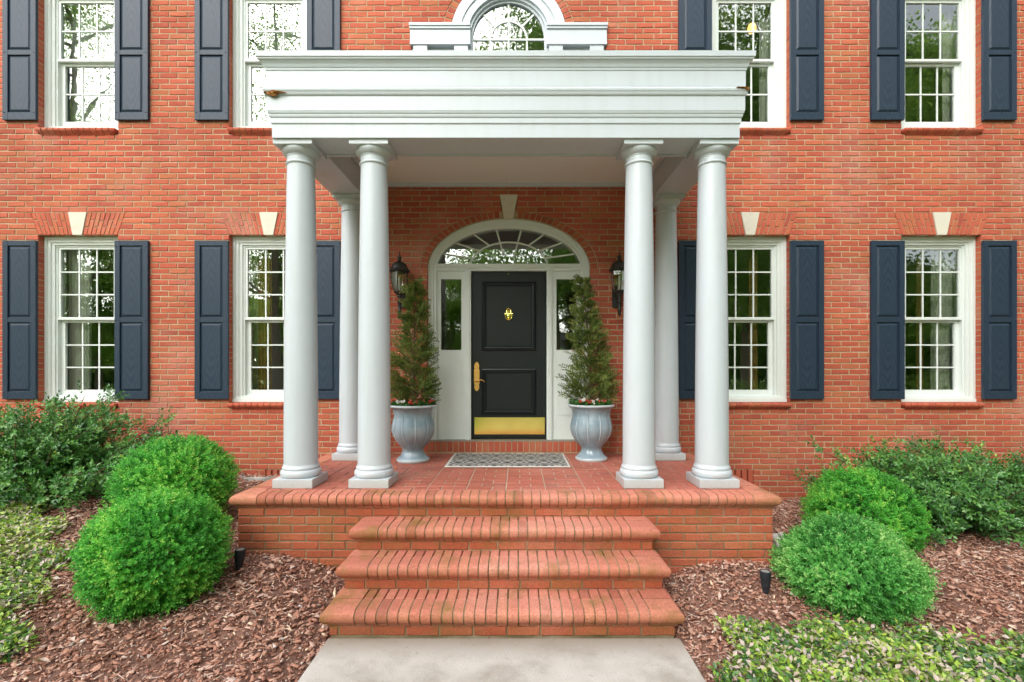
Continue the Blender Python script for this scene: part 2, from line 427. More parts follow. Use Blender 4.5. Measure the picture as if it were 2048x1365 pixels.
# ------------------------------------------------------------------ mesh helpers
class MB:
    def __init__(s):
        s.v = []; s.f = []
    def add(s, vs, fs):
        o = len(s.v)
        s.v.extend(vs)
        s.f.extend([tuple(i + o for i in f) for f in fs])
    def box(s, x0, x1, y0, y1, z0, z1):
        s.add([(x0, y0, z0), (x1, y0, z0), (x1, y1, z0), (x0, y1, z0), (x0, y0, z1), (x1, y0, z1), (x1, y1, z1), (x0, y1, z1)],
              [(0, 3, 2, 1), (4, 5, 6, 7), (0, 1, 5, 4), (1, 2, 6, 5), (2, 3, 7, 6), (3, 0, 4, 7)])
        return s
    def bbox(s, x0, x1, y0, y1, z0, z1, c=0.004):
        # box with chamfered edges (three-loop in z)
        def rect(d, z):
            return [(x0 + d, y0 + d, z), (x1 - d, y0 + d, z), (x1 - d, y1 - d, z), (x0 + d, y1 - d, z)]
        s.skin([rect(c, z0), rect(0, z0 + c), rect(0, z1 - c), rect(c, z1)], True, True)
        return s
    def skin(s, loops, cap0=False, cap1=False, closed=True):
        n = len(loops[0]); o = len(s.v)
        for L in loops:
            s.v.extend(L)
        for k in range(len(loops) - 1):
            a = o + k * n; b2 = a + n
            for i in range(n if closed else n - 1):
                j = (i + 1) % n
                s.f.append((a + i, a + j, b2 + j, b2 + i))
        if cap0: s.f.append(tuple(o + i for i in reversed(range(n))))
        if cap1: s.f.append(tuple(o + (len(loops) - 1) * n + i for i in range(n)))
        return s
    def lathe(s, prof, n=32, c=(0, 0), mod=None, cap=True):
        loops = []
        for r, z in prof:
            L = []
            for i in range(n):
                a = 2 * math.pi * i / n
                rr = r * (mod(a, z) if mod else 1.0)
                L.append((c[0] + rr * math.cos(a), c[1] + rr * math.sin(a), z))
            loops.append(L)
        return s.skin(loops, cap, cap)
    def tube(s, pts, rad, n=8, cap=True):
        pts = [Vector(p) for p in pts]
        if not isinstance(rad, (list, tuple)): rad = [rad] * len(pts)
        loops = []; up = Vector((0, 0, 1)); prev = None
        for i, p in enumerate(pts):
            d = (pts[min(i + 1, len(pts) - 1)] - pts[max(i - 1, 0)]).normalized()
            if prev is None:
                a = d.cross(up)
                if a.length < 1e-3: a = d.cross(Vector((1, 0, 0)))
            else:
                a = prev - d * prev.dot(d)
            a.normalize(); prev = a
            b = d.cross(a)
            loops.append([tuple(p + (a * math.cos(2 * math.pi * k / n) + b * math.sin(2 * math.pi * k / n)) * rad[i]) for k in range(n)])
        return s.skin(loops, cap, cap)
    def prism(s, poly, y0, y1):
        # poly in (x,z), counter-clockwise seen from -y ; extruded from y0 (front) to y1
        n = len(poly); o = len(s.v)
        s.v.extend([(x, y0, z) for x, z in poly]); s.v.extend([(x, y1, z) for x, z in poly])
        s.f.append(tuple(o + i for i in range(n)))
        s.f.append(tuple(o + n + i for i in reversed(range(n))))
        for i in range(n):
            j = (i + 1) % n
            s.f.append((o + j, o + i, o + n + i, o + n + j))
        return s
    def ring(s, outer, inner, y0, y1):
        # rectangular or arched picture-frame: outer/inner equal length (x,z) loops
        n = len(outer); o = len(s.v)
        for y in (y0, y1):
            s.v.extend([(x, y, z) for x, z in outer]); s.v.extend([(x, y, z) for x, z in inner])
        for i in range(n):
            j = (i + 1) % n
            s.f.append((o + i, o + j, o + n + j, o + n + i))
            s.f.append((o + n + i, o + n + j, o + 3 * n + j, o + 3 * n + i))
            s.f.append((o + j, o + i, o + 2 * n + i, o + 2 * n + j))
        return s
    def strip(s, A, B, y0, y1):
        # open band between polylines A (outer) and B (inner), front at y0 and returning to y1
        n = len(A); o = len(s.v)
        for y in (y0, y1):
            s.v.extend([(x, y, z) for x, z in A]); s.v.extend([(x, y, z) for x, z in B])
        for i in range(n - 1):
            j = i + 1
            s.f.append((o + i, o + j, o + n + j, o + n + i))
            s.f.append((o + n + i, o + n + j, o + 3 * n + j, o + 3 * n + i))
            s.f.append((o + j, o + i, o + 2 * n + i, o + 2 * n + j))
        for i in (0, n - 1):
            s.f.append((o + i, o + n + i, o + 3 * n + i, o + 2 * n + i))
        return s
    def mesh(s, name, mat, smooth=False):
        me = bpy.data.meshes.new(name)
        me.from_pydata(s.v, [], s.f)
        if mat: me.materials.append(mat)
        if smooth:
            me.polygons.foreach_set("use_smooth", [True] * len(me.polygons))
            try: me.set_sharp_from_angle(angle=R(42))
            except Exception: pass
        me.update()
        return me
    def build(s, name, mat, parent=None, smooth=False, loc=None):
        return link(name, s.mesh(name, mat, smooth), parent, loc)

def link(name, me, parent=None, loc=None):
    o = bpy.data.objects.new(name, me)
    COL.objects.link(o)
    if parent: o.parent = parent
    if loc: o.location = loc
    return o

def tag(o, label=None, cat=None, group=None, kind=None):
    if label: o['label'] = label
    if cat: o['category'] = cat
    if group: o['group'] = group
    if kind: o['kind'] = kind
    return o

def thing(name, label, cat, loc=(0, 0, 0), group=None):
    o = bpy.data.objects.new(name, None)
    o.empty_display_size = 0.1
    COL.objects.link(o); o.location = loc
    return tag(o, label, cat, group)

def copy_tree(o, parent=None, keep_label=True):
    c = o.copy(); COL.objects.link(c)
    if parent: c.parent = parent
    for ch in [x for x in o.children]:
        copy_tree(ch, c)
    return c

def fix_normals(me):
    import bmesh
    bm = bmesh.new(); bm.from_mesh(me)
    bmesh.ops.recalc_face_normals(bm, faces=bm.faces)
    bm.to_mesh(me); bm.free()

# brick: front outline in (u,v) on a plane, chamfered and wavy
class Plane:
    def __init__(s, o, r, u):
        s.o = Vector(o); s.r = Vector(r); s.u = Vector(u); s.n = s.r.cross(s.u)
    def __call__(s, a, b, c):
        return tuple(s.o + s.r * a + s.u * b + s.n * c)

def add_brick(mb, P, ub0, ub1, ut0, ut1, v0, v1, depth=0.09, ch=0.005, jit=0.0018, proud=0.0018, nx=3):
    j = lambda s=jit: random.uniform(-s, s)
    pr = random.uniform(-proud, proud)
    tilt = random.uniform(-proud, proud)
    bot = [(ub0 + (ub1 - ub0) * k / nx, v0 + (j(jit * 1.6) if 0 < k < nx else j())) for k in range(nx + 1)]
    top = [(ut0 + (ut1 - ut0) * k / nx, v1 + j()) for k in range(nx + 1)]
    outer = bot + top[::-1]
    cu = sum(p[0] for p in outer) / len(outer); cv = (v0 + v1) / 2
    def inset(p):
        u, v = p
        hu = max(abs(ub1 - ub0), abs(ut1 - ut0)) / 2 + 1e-6
        return (u - ch * max(-1, min(1, (u - cu) / hu * 1.0)), v - ch * (1 if v > cv else -1))
    n = len(outer); o = len(mb.v)
    mb.v.extend([P(*inset(p), pr + tilt * (1 if p[1] > cv else -1)) for p in outer])
    mb.v.extend([P(*p, pr - ch * 0.9) for p in outer])
    mb.v.extend([P(*p, -depth) for p in outer])
    m_ = nx + 1
    for k in range(nx):
        mb.f.append((o + k, o + k + 1, o + n - 2 - k, o + n - 1 - k))
    for lo in (0, n):
        for i in range(n):
            q = (i + 1) % n
            mb.f.append((o + lo + n + i, o + lo + n + q, o + lo + q, o + lo + i))

def poly_brick(P, poly, depth=0.09, ch=0.004, jit=0.0008, c3=None):
    """brick with an arbitrary convex front outline (CCW)"""
    mb = MB()
    cu = sum(p[0] for p in poly) / len(poly); cv = sum(p[1] for p in poly) / len(poly)
    pr = random.uniform(-0.0015, 0.0015)
    out = [(u + random.uniform(-jit, jit), v + random.uniform(-jit, jit)) for u, v in poly]
    ins = []
    for u, v in out:
        d = math.hypot(u - cu, v - cv) + 1e-6
        ins.append((u - (u - cu) / d * ch * 1.3, v - (v - cv) / d * ch * 1.3))
    mb.skin([[P(u, v, -depth) for u, v in out], [P(u, v, pr - ch) for u, v in out], [P(u, v, pr) for u, v in ins]], False, True)
    return mb

# ------------------------------------------------------------------ ground
def sstep(a, b, x):
    t_ = np.clip((x - a) / (b - a), 0, 1)
    return t_ * t_ * (3 - 2 * t_)
def ground_z(x, y):
    x = np.asarray(x, float); y = np.asarray(y, float)
    tt = np.clip((y + 3.15) / 2.9, 0, 1) ** 0.85
    left = 0.45 * tt * sstep(1.1, 1.9, -x)
    right = 0.145 * np.clip((y + 3.05) / 1.0, 0, 1) * sstep(1.1, 1.8, x)
    base = -0.045 + 0.06 * sstep(1.10, 1.4, np.abs(x))
    n = 0.012 * np.sin(x * 5.1 + 1.3) * np.cos(y * 4.3) + 0.008 * np.sin(x * 11 + y * 7)
    fall = sstep(-4.6, -3.9, y)
    return -0.045 + (base + 0.045 + left + right + n * sstep(1.2, 1.5, np.abs(x))) * fall

def make_ground():
    xs = np.concatenate([[-120, -60, -30, -16], np.arange(-9.5, 9.51, 0.16), [16, 30, 60, 120]])
    ys = np.concatenate([[-140, -80, -40, -20, -10], np.arange(-6, 0.4, 0.16), [8, 60]])
    X, Y = np.meshgrid(xs, ys)
    Z = ground_z(X, Y)
    v = np.stack([X, Y, Z], -1).reshape(-1, 3)
    nx = len(xs); ny = len(ys)
    f = [(j * nx + i, j * nx + i + 1, (j + 1) * nx + i + 1, (j + 1) * nx + i) for j in range(ny - 1) for i in range(nx - 1)]
    mb = MB(); mb.v = [tuple(p) for p in v]; mb.f = f
    tag(mb.build("ground", M['ground'], smooth=True), "bare soil under the mulch beds running out to a lawn", kind='structure')
make_ground()
mb = MB()
mb.bbox(-1.15, 1.175, -14, -2.80, -0.10, 0.0, 0.008)
tag(mb.build("path", M['concrete']), "pale worn concrete path leading to the brick steps", kind='structure')

# ------------------------------------------------------------------ brick house
house = thing("brick_house", "two storey red brick house front with navy shutters and arched doorway", "house")
PW = Plane((0, 0, 0), (1, 0, 0), (0, 0, 1))
CH = 0.0692; BL = 0.222; ZR = 3.441
WX = [-5.34, -2.978, 2.975, 5.345]
OHW = 0.495
LZ0, LZ1 = ZR - 30 * CH, ZR
UZ0, UZ1 = ZR + 19 * CH, ZR + 45 * CH
DCX = -0.01
ARCH_C, ARCH_A, ARCH_B = 3.02, 1.01, 0.633
RING_A, RING_B = 1.108, 0.722
PALC, PALZ = -0.0125, 5.903

def sp_rect(cx, hw, z0, z1): return (z0, z1, lambda z: (cx - hw, cx + hw))
def sp_trap(cx, h0, h1, z0, z1): return (z0, z1, lambda z: (cx - (h0 + (h1 - h0) * (z - z0) / (z1 - z0)), cx + (h0 + (h1 - h0) * (z - z0) / (z1 - z0))))
def sp_ell(cx, cz, a, b2, z0, z1):
    def f(z):
        k = max(0.0, 1 - ((z - cz) / b2) ** 2)
        return (cx - a * math.sqrt(k), cx + a * math.sqrt(k))
    return (z0, z1, f)
shapes = []
for cx in WX:
    shapes.append(sp_rect(cx, OHW, LZ0, LZ1))
    shapes.append(sp_rect(cx, OHW, LZ0 - CH, LZ0))
    shapes.append(sp_trap(cx, 0.487, 0.588, ZR, ZR + 4 * CH))
    shapes.append(sp_rect(cx, OHW, UZ0 - CH, UZ1))
shapes.append(sp_rect(DCX, 1.01, 0.885, ARCH_C))
shapes.append(sp_rect(DCX, 1.06, 0.742, 0.885))
shapes.append(sp_ell(DCX, ARCH_C, RING_A, RING_B, ARCH_C, ARCH_C + RING_B))
shapes.append(sp_trap(DCX, 0.083, 0.112, ARCH_C + RING_B - 0.03, 3.932))
shapes.append(sp_rect(PALC, 1.205, 4.5, 6.03))
shapes.append(sp_ell(PALC, PALZ, 0.825, 0.825, 6.03, PALZ + 0.825))
for sx_ in (-1, 1):
    shapes.append(sp_rect(sx_ * 2.79, 0.23, ZR - 45 * CH, ZR - 42 * CH))
HX = 8.4

def course_spans(z0, z1):
    zm = (z0 + z1) / 2
    sp = []
    for a, b_, f in shapes:
        if a < zm < b_:
            l0, r0 = f(min(max(z0, a), b_)); l1, r1 = f(min(max(z1, a), b_))
            sp.append([l0, r0, l1, r1])
    sp.sort()
    out = []
    for q in sp:
        if out and q[0] <= out[-1][1] + 1e-4:
            out[-1][1] = max(out[-1][1], q[1]); out[-1][3] = max(out[-1][3], q[3])
            out[-1][0] = min(out[-1][0], q[0]); out[-1][2] = min(out[-1][2], q[2])
        else:
            out.append(q[:])
    res = []; lb = lt = -HX
    for l0, r0, l1, r1 in out:
        if l0 > lb + 0.01: res.append((lb, l0, lt, l1))
        lb, lt = r0, r1
    res.append((lb, HX, lt, HX))
    return res

JT = 0.0118
mort = MB(); mass = MB(); singles = []
kmin, kmax = -54, 58
for k in range(kmin, kmax):
    z0 = ZR + k * CH; z1 = z0 + CH
    off = (0.0 if k % 2 else BL / 2) + random.uniform(-0.012, 0.012)
    for (b0, b1, t0, t1) in course_spans(z0, z1):
        e0 = 0.004 if b0 > -HX + .1 else 0; e1 = 0.004 if b1 < HX - .1 else 0
        q = [(b0 + 0 - -e0 * 0, 0.008, z0), (b1, 0.008, z0), (t1, 0.008, z1), (t0, 0.008, z1)]
        o = len(mort.v)
        mort.v.extend([(b0 + e0, .0062, z0), (b1 - e1, .0062, z0), (t1 - e1, .0062, z1), (t0 + e0, .0062, z1),
                       (b0 + e0, .16, z0), (b1 - e1, .16, z0), (t1 - e1, .16, z1), (t0 + e0, .16, z1)])
        mort.f.extend([(o, o + 1, o + 2, o + 3), (o + 1, o + 5, o + 6, o + 2), (o + 4, o, o + 3, o + 7), (o + 4, o + 5, o + 1, o), (o + 3, o + 2, o + 6, o + 7)])
        n0 = math.floor((min(b0, t0) - off) / BL)
        cuts = []
        x = off + n0 * BL
        while x < max(b1, t1):
            xj = x + random.uniform(-0.004, 0.004)
            if xj > max(b0, t0) + 0.04 and xj < min(b1, t1) - 0.04: cuts.append(xj)
            x += BL
        edges = [None] + cuts + [None]
        for i in range(len(edges) - 1):
            L, Rr = edges[i], edges[i + 1]
            ub0 = b0 if L is None else L + JT / 2; ut0 = t0 if L is None else L + JT / 2
            ub1 = b1 if Rr is None else Rr - JT / 2; ut1 = t1 if Rr is None else Rr - JT / 2
            if max(ub1 - ub0, ut1 - ut0) < 0.012: continue
            full = L is not None and Rr is not None
            cxm = (ub0 + ub1) / 2; zm = (z0 + z1) / 2
            if full and 2.35 < abs(cxm) < 5.9 and 4.02 < zm < 4.62 and len(singles) < 300:
                singles.append((cxm, zm, ub1 - ub0))
                continue
            add_brick(mass, PW, ub0, ub1, ut0, ut1, z0 + JT / 2, z1 - JT / 2, 0.11)
wall = mort.build("wall", M['mortar'], house)
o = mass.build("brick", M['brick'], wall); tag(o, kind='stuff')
protos = []
for i in range(10):
    q = MB(); add_brick(q, PW, -(BL - JT) / 2, (BL - JT) / 2, -(BL - JT) / 2, (BL - JT) / 2, -(CH - JT) / 2, (CH - JT) / 2, 0.11)
    protos.append(q.mesh("brick", M['brick']))
for cx, cz, ln_ in singles:
    o = link("brick", random.choice(protos), wall, (cx, 0, cz))
    o.scale.x = ln_ / (BL - JT)

# jack arches with limestone keystones
def jack_arch(cx):
    z0, z1 = ZR, ZR + 4 * CH
    back = MB(); back.prism([(cx - .487, z0), (cx + .487, z0), (cx + .588, z1), (cx - .588, z1)], 0.008, 0.11)
    a = back.build("jack_arch", M['mortar'], house)
    kb0, kb1 = 0.057, 0.114
    q = MB(); q.prism([(cx - kb0, z0 - .002), (cx + kb0, z0 - .002), (cx + kb1, z1), (cx - kb1, z1)], -0.012, 0.06)
    q.build("keystone", M['stone'], a)
    for sgn in (-1, 1):
        for i in range(8):
            f0, f1 = i / 8, (i + 1) / 8
            bb0, bb1 = kb0 + (.487 - kb0) * f0, kb0 + (.487 - kb0) * f1
            tt0, tt1 = kb1 + (.588 - kb1) * f0, kb1 + (.588 - kb1) * f1
            split = [0.36, 0.64][i % 2] + random.uniform(-.02, .02)
            for s0, s1 in ((0.0, split), (split, 1.0)):
                g0 = s0 + (0.018 if s0 > 0 else 0.0); g1 = s1 - (0.018 if s1 < 1 else 0.015)
                lerp = lambda A, B, s: A + (B - A) * s
                jw = 0.0048
                P4 = [(lerp(bb0, tt0, g0) + jw, z0 + (z1 - z0) * g0), (lerp(bb1, tt1, g0) - jw, z0 + (z1 - z0) * g0),
                      (lerp(bb1, tt1, g1) - jw, z0 + (z1 - z0) * g1), (lerp(bb0, tt0, g1) + jw, z0 + (z1 - z0) * g1)]
                poly = [(cx + sgn * u, v) for u, v in P4]
                if sgn < 0: poly = poly[::-1]
                poly_brick(PW, poly).build("arch_brick", M['brick'], a)
for cx in WX: jack_arch(cx)

# brick ring round the doorway
def ell(cx, cz, a, b2, th): return (cx + a * math.cos(th), cz + b2 * math.sin(th))
def even_thetas(a, b2, n, th0=0.0, th1=math.pi):
    K = 600; pts = [(a * math.cos(th0 + (th1 - th0) * i / K), b2 * math.sin(th0 + (th1 - th0) * i / K)) for i in range(K + 1)]
    L = [0]
    for i in range(K): L.append(L[-1] + math.hypot(pts[i + 1][0] - pts[i][0], pts[i + 1][1] - pts[i][1]))
    res = []; j = 0
    for q in range(n + 1):
        tgt = L[-1] * q / n
        while j < K - 1 and L[j + 1] < tgt: j += 1
        res.append(th0 + (th1 - th0) * (j + (tgt - L[j]) / (L[j + 1] - L[j] + 1e-9)) / K)
    return res
back = MB()
ths = even_thetas(RING_A, RING_B, 64)
A = [ell(DCX, ARCH_C, RING_A + .01, RING_B + .012, t_) for t_ in ths]; B = [ell(DCX, ARCH_C, ARCH_A, ARCH_B, t_) for t_ in ths]
back.strip(A, B, 0.007, 0.13)
darch = back.build("door_arch", M['mortar'], house)
nb = 37
ths = even_thetas(RING_A, RING_B, nb)
for i in range(nb):
    a0, a1 = ths[i], ths[i + 1]
    if abs((a0 + a1) / 2 - math.pi / 2) < 0.075: continue
    g = 0.0058
    def pt(th, r_):
        return ell(DCX, ARCH_C, ARCH_A + .002 + (RING_A - ARCH_A - .013) * r_, ARCH_B + .002 + (RING_B - ARCH_B - .013) * r_, th)
    def gap(th, sgn, r_):
        p = pt(th, r_); q_ = pt(th + sgn * 0.01, r_)
        d = math.hypot(q_[0] - p[0], q_[1] - p[1])
        return (p[0] + (q_[0] - p[0]) / d * g, p[1] + (q_[1] - p[1]) / d * g)
    poly = [gap(a0, 1, 0), gap(a0, 1, 1), gap(a1, -1, 1), gap(a1, -1, 0)]
    poly_brick(PW, poly).build("arch_brick", M['archbrick'], darch)
q = MB(); q.prism([(DCX - .057, 3.640), (DCX + .057, 3.640), (DCX + .112, 3.932), (DCX - .112, 3.932)], -0.022, 0.06)
q.build("keystone", M['stone'], darch)
# brick ring round upper arched window
back = MB(); ths = [math.pi * i / 40 for i in range(41)]
back.strip([ell(PALC, PALZ, .83, .83, t_) for t_ in ths], [ell(PALC, PALZ, .72, .72, t_) for t_ in ths], 0.007, 0.13)
parch = back.build("window_arch", M['mortar'], house)
nb = 33
for i in range(nb):
    a0, a1 = math.pi * i / nb, math.pi * (i + 1) / nb
    if math.sin((a0 + a1) / 2) * .78 + PALZ < 6.05: continue
    d0 = 0.0055 / .72
    poly = [ell(PALC, PALZ, .722, .722, a0 + d0), ell(PALC, PALZ, .816, .816, a0 + d0), ell(PALC, PALZ, .816, .816, a1 - d0), ell(PALC, PALZ, .722, .722, a1 - d0)]
    poly_brick(PW, poly).build("arch_brick", M['brick'], parch)

# rowlock course below the door
back = MB(); back.box(DCX - 1.06, DCX + 1.06, 0.006, 0.12, 0.74, 0.885)
rl = back.build("door_step_course", M['mortar'], house)
n_ = 29
for i in range(n_):
    u0 = DCX - 1.055 + 2.11 * i / n_ + .005; u1 = DCX - 1.055 + 2.11 * (i + 1) / n_ - .005
    poly_brick(PW, [(u0, .755), (u1, .755), (u1, .881), (u0, .881)]).build("brick", M['brick'], rl)

# crawl-space vents of upright bricks
for sgn in (-1, 1):
    z0, z1 = ZR - 45 * CH, ZR - 42 * CH
    back = MB(); back.box(sgn * 2.79 - .235, sgn * 2.79 + .235, 0.075, 0.11, z0, z1)
    vt = back.build("foundation_vent", M['dark'], house)
    for i in range(6):
        u0 = sgn * 2.79 - .228 + .0765 * i
        poly_brick(PW, [(u0 + .008, z0 + .005), (u0 + .0685, z0 + .005), (u0 + .0685, z1 - .005), (u0 + .008, z1 - .005)]).build("brick", M['brick'], vt)

# ------------------------------------------------------------------ moulded blocks (copings, sills)
BULL = [(-0.118, 0.050), (-0.108, 0.046), (-0.104, 0.036), (-0.096, 0.034), (-0.092, 0.024), (-0.083, 0.016), (-0.072, 0.006), (-0.055, 0.0005), (-0.040, 0.0),
        (-0.024, 0.005), (-0.012, 0.016), (-0.003, 0.034), (0.0, 0.052)]
SILL = [(-0.085, 0.045), (-0.074, 0.040), (-0.068, 0.028), (-0.058, 0.022), (-0.05, 0.010), (-0.035, 0.001), (-0.020, 0.0), (-0.008, 0.008), (0.0, 0.024)]
def mould_block(x0, x1, y0, y1, ztop, prof, sides, shrink=0.0, zsh=0.0, jit=0.0):
    """rectangular block; every side listed in `sides` (f,l,r) carries the moulded profile"""
    mb = MB(); loops = []
    jy = random.uniform(-jit, jit); jz = random.uniform(-jit, jit)
    for dz, ins in prof:
        i2 = ins + shrink
        xa = x0 + (i2 if 'l' in sides else 0); xb = x1 - (i2 if 'r' in sides else 0)
        ya = y0 + (i2 if 'f' in sides else 0)
        z = ztop + dz - (zsh if dz > -0.02 else 0) + jz
        loops.append([(xa, ya + jy, z), (xb, ya + jy, z), (xb, y1, z), (xa, y1, z)])
    mb.skin(loops, True, True)
    return mb
def smooth_block(mb): return mb

def window_sill(cx, ztop):
    core = mould_block(cx - .485, cx + .485, -0.045, 0.10, ztop, SILL, 'flr', 0.005, 0.004)
    s_ = core.build("window_sill", M['pmortar'], house)
    n = 13
    for i in range(n):
        x0 = cx - .49 + .98 * i / n; x1 = x0 + .98 / n
        sd_ = 'f' + ('l' if i == 0 else '') + ('r' if i == n - 1 else '')
        mould_block(x0 + (0 if i == 0 else .0045), x1 - (0 if i == n - 1 else .0045), -0.05, 0.11, ztop, SILL, sd_, jit=.0012).build("sill_brick", M['brick'], s_, smooth=True)
for cx in WX:
    window_sill(cx, LZ0 - 0.001); window_sill(cx, UZ0 - 0.001)

# ------------------------------------------------------------------ windows
def rc(hw0, z0, z1): return [(-hw0, z0), (hw0, z0), (hw0, z1), (-hw0, z1)]
def make_window(z0, z1, gt1, gt0, gb1, gb0, rows):
    """z0,z1 opening; gt1/gt0 top/bottom of upper glass; gb1/gb0 of lower glass"""
    f = MB()
    f.ring(rc(.493, z0 + .002, z1 - .002), rc(.462, z0 + .05, z1 - .034), 0.078, 0.15)
    f.ring(rc(.464, z0 + .045, z1 - .032), rc(.425, z0 + .07, z1 - .070), 0.090, 0.15)
    f.ring(rc(.427, z0 + .068, z1 - .068), rc(.385, z0 + .078, z1 - .100), 0.104, 0.24)
    f.ring(rc(.387, z0 + .075, z1 - .098), rc(.366, z0 + .085, z1 - .118), 0.122, 0.24)
    f.box(-.493, .493, 0.066, 0.20, z0 + .003, z0 + .040)
    win = f.build("window", M['trim'], house)
    us = MB()
    us.ring(rc(.368, gt0 - .030, z1 - .116), rc(.335, gt0, gt1), 0.132, 0.165)
    us.box(-.368, .368, 0.124, 0.165, gt0 - .034, gt0 - .006)
    u = us.build("upper_sash", M['trim'], win)
    ls = MB()
    ls.ring(rc(.368, z0 + .078, gb1 + .030), rc(.315, gb0, gb1), 0.170, 0.205)
    ls.build("lower_sash", M['trim'], win)
    mw = 0.0085
    def grid(hw, a, b_, y, nm):
        g = MB()
        for i in (1, 2):
            x = -hw + 2 * hw * i / 3
            g.box(x - mw, x + mw, y - .004, y + .010, a, b_)
        for r_ in range(1, rows):
            z = a + (b_ - a) * r_ / rows
            g.box(-hw, hw, y - .0062, y + .0082, z - mw, z + mw)
        g.build("muntin", M['trim'], win)
        for i in range(3):
            for r_ in range(rows):
                p = MB()
                xa, xb = -hw + 2 * hw * i / 3, -hw + 2 * hw * (i + 1) / 3
                za, zb = a + (b_ - a) * r_ / rows, a + (b_ - a) * (r_ + 1) / rows
                e = .002
                p.add([(xa + e, y + .003, za + e), (xb - e, y + .003, za + e), (xb - e, y + .003, zb - e), (xa + e, y + .003, zb - e)], [(0, 1, 2, 3)])
                p.build("pane", M['glass'], win)
    grid(.335, gt0, gt1, 0.146, "u"); grid(.315, gb0, gb1, 0.186, "l")
    return win
wl = make_window(LZ0, LZ1, 3.293, 2.436, 2.372, 1.517, 3)
wu = make_window(UZ0, UZ1, 6.410, 5.700, 5.632, 4.925, 2)
for i, cx in enumerate(WX):
    for proto in (wl, wu):
        o = proto if i == 0 else copy_tree(proto, house)
        o.location = (cx, 0, 0)

# shutters
def make_shutter(h):
    w2 = 0.2035; T = 0.036
    s_ = MB()
    st = 0.062; rt = 0.058; mr = 0.062
    z0, z1 = -h / 2, h / 2
    s_.bbox(-w2, -w2 + st, -T, 0, z0, z1, .003); s_.bbox(w2 - st, w2, -T, 0, z0, z1, .003)
    mid = -h * 0.0 + 0.0
    for a, b_ in ((z0 + .001, z0 + rt + .035), (mid - mr / 2, mid + mr / 2), (z1 - rt - .005, z1 - .001)):
        s_.bbox(-w2 + st - .001, w2 - st + .001, -T + .002, -.001, a, b_, .003)
    s_.box(-w2 + st - .002, w2 - st + .002, -.016, -.002, z0 + .01, z1 - .01)
    for sx_ in (-1, 1):
        for zz in (z0 + .09, mid, z1 - .07):
            s_.skin([[(sx_ * (w2 - .022) + r_ * math.cos(q * 1.047), yy, zz + r_ * math.sin(q * 1.047)) for q in range(6)] for r_, yy in ((.008, -T + .001), (.008, -T - .003), (.004, -T - .006))], False, True)
    sh = s_.build("shutter", M['shutter'], house)
    for a, b_ in ((z0 + rt + .035, mid - mr / 2), (mid + mr / 2, z1 - rt - .005)):
        p = MB()
        def L(d, y): return [(-w2 + st + d, y, a + d), (w2 - st - d, y, a + d), (w2 - st - d, y, b_ - d), (-w2 + st + d, y, b_ - d)]
        p.skin([L(.004, -.017), L(.012, -.018), L(.034, -.031), L(.036, -.031)], False, True)
        p.build("panel", M['shutter'], sh)
    return sh
shl = make_shutter(1.951); shu = make_shutter(1.66)
first = {id(shl): True, id(shu): True}
for cx in WX:
    for sx_ in (-1, 1):
        for proto, zc in ((shl, 2.3845), (shu, 4.845 + .83)):
            if first.get(id(proto)):
                o = proto; first[id(proto)] = False
            else:
                o = copy_tree(proto, house)
            o.location = (cx + sx_ * 0.689, -0.004, zc)

# ------------------------------------------------------------------ doorway
def arc(a, b2, th0=0.0, th1=math.pi, n=48):
    return [ell(DCX, ARCH_C, a, b2, t_) for t_ in even_thetas(a, b2, n, th0, th1)]
sr = MB()
bands = [(1.008, .631, .972, .597, .045), (.974, .599, .945, .568, .058), (.947, .570, .905, .522, .072)]
for (a0, b0_, a1, b1_, y) in bands:
    A = [(DCX + a0, 0.885)] + arc(a0, b0_) + [(DCX - a0, 0.885)]
    B = [(DCX + a1, 0.885)] + arc(a1, b1_) + [(DCX - a1, 0.885)]
    sr.strip(A, B, y, 0.20)
sr.box(DCX - .906, DCX + .906, .068, .18, 3.055, 3.098)
sr.box(DCX - .906, DCX + .906, .080, .18, 3.012, 3.056)
for sx_ in (-1, 1):
    xa, xb = sorted((DCX + sx_ * .474, DCX + sx_ * .544))
    sr.box(xa, xb, .066, .20, .885, 3.013)
    sr.box(xa + .018, xb - .018, .056, .07, .887, 3.010)
ds = sr.build("door_surround", M['trim'], house)
q = MB(); q.box(DCX - 1.0, DCX + 1.0, .005, .2, .862, .897); q.build("threshold", simple("threshold_metal", (0.30, 0.27, 0.22), 0.5, metal=0.5), ds)

for sx_ in (-1, 1):
    c = DCX + sx_ * .7255
    def rr(h, a, b_): return [(c - h, a), (c + h, a), (c + h, b_), (c - h, b_)]
    s_ = MB(); hw = .1815; gw = .128
    s_.ring(rr(hw, .897, 3.012), rr(gw, 2.02, 2.91), .095, .14)
    # lower panel
    s_.ring(rr(gw + .004, 1.20, 1.79), rr(gw - .022, 1.226, 1.764), .089, .1)
    s_.ring(rr(gw - .022, 1.226, 1.764), rr(gw - .04, 1.244, 1.746), .092, .1)
    sl = s_.build("sidelight", M['trim'], house)
    q = MB(); q.skin([[(c - gw + .002, .128, 2.022), (c + gw - .002, .128, 2.022), (c + gw - .002, .128, 2.908), (c - gw + .002, .128, 2.908)]], False, True)
    q.build("pane", M['glass'], sl)

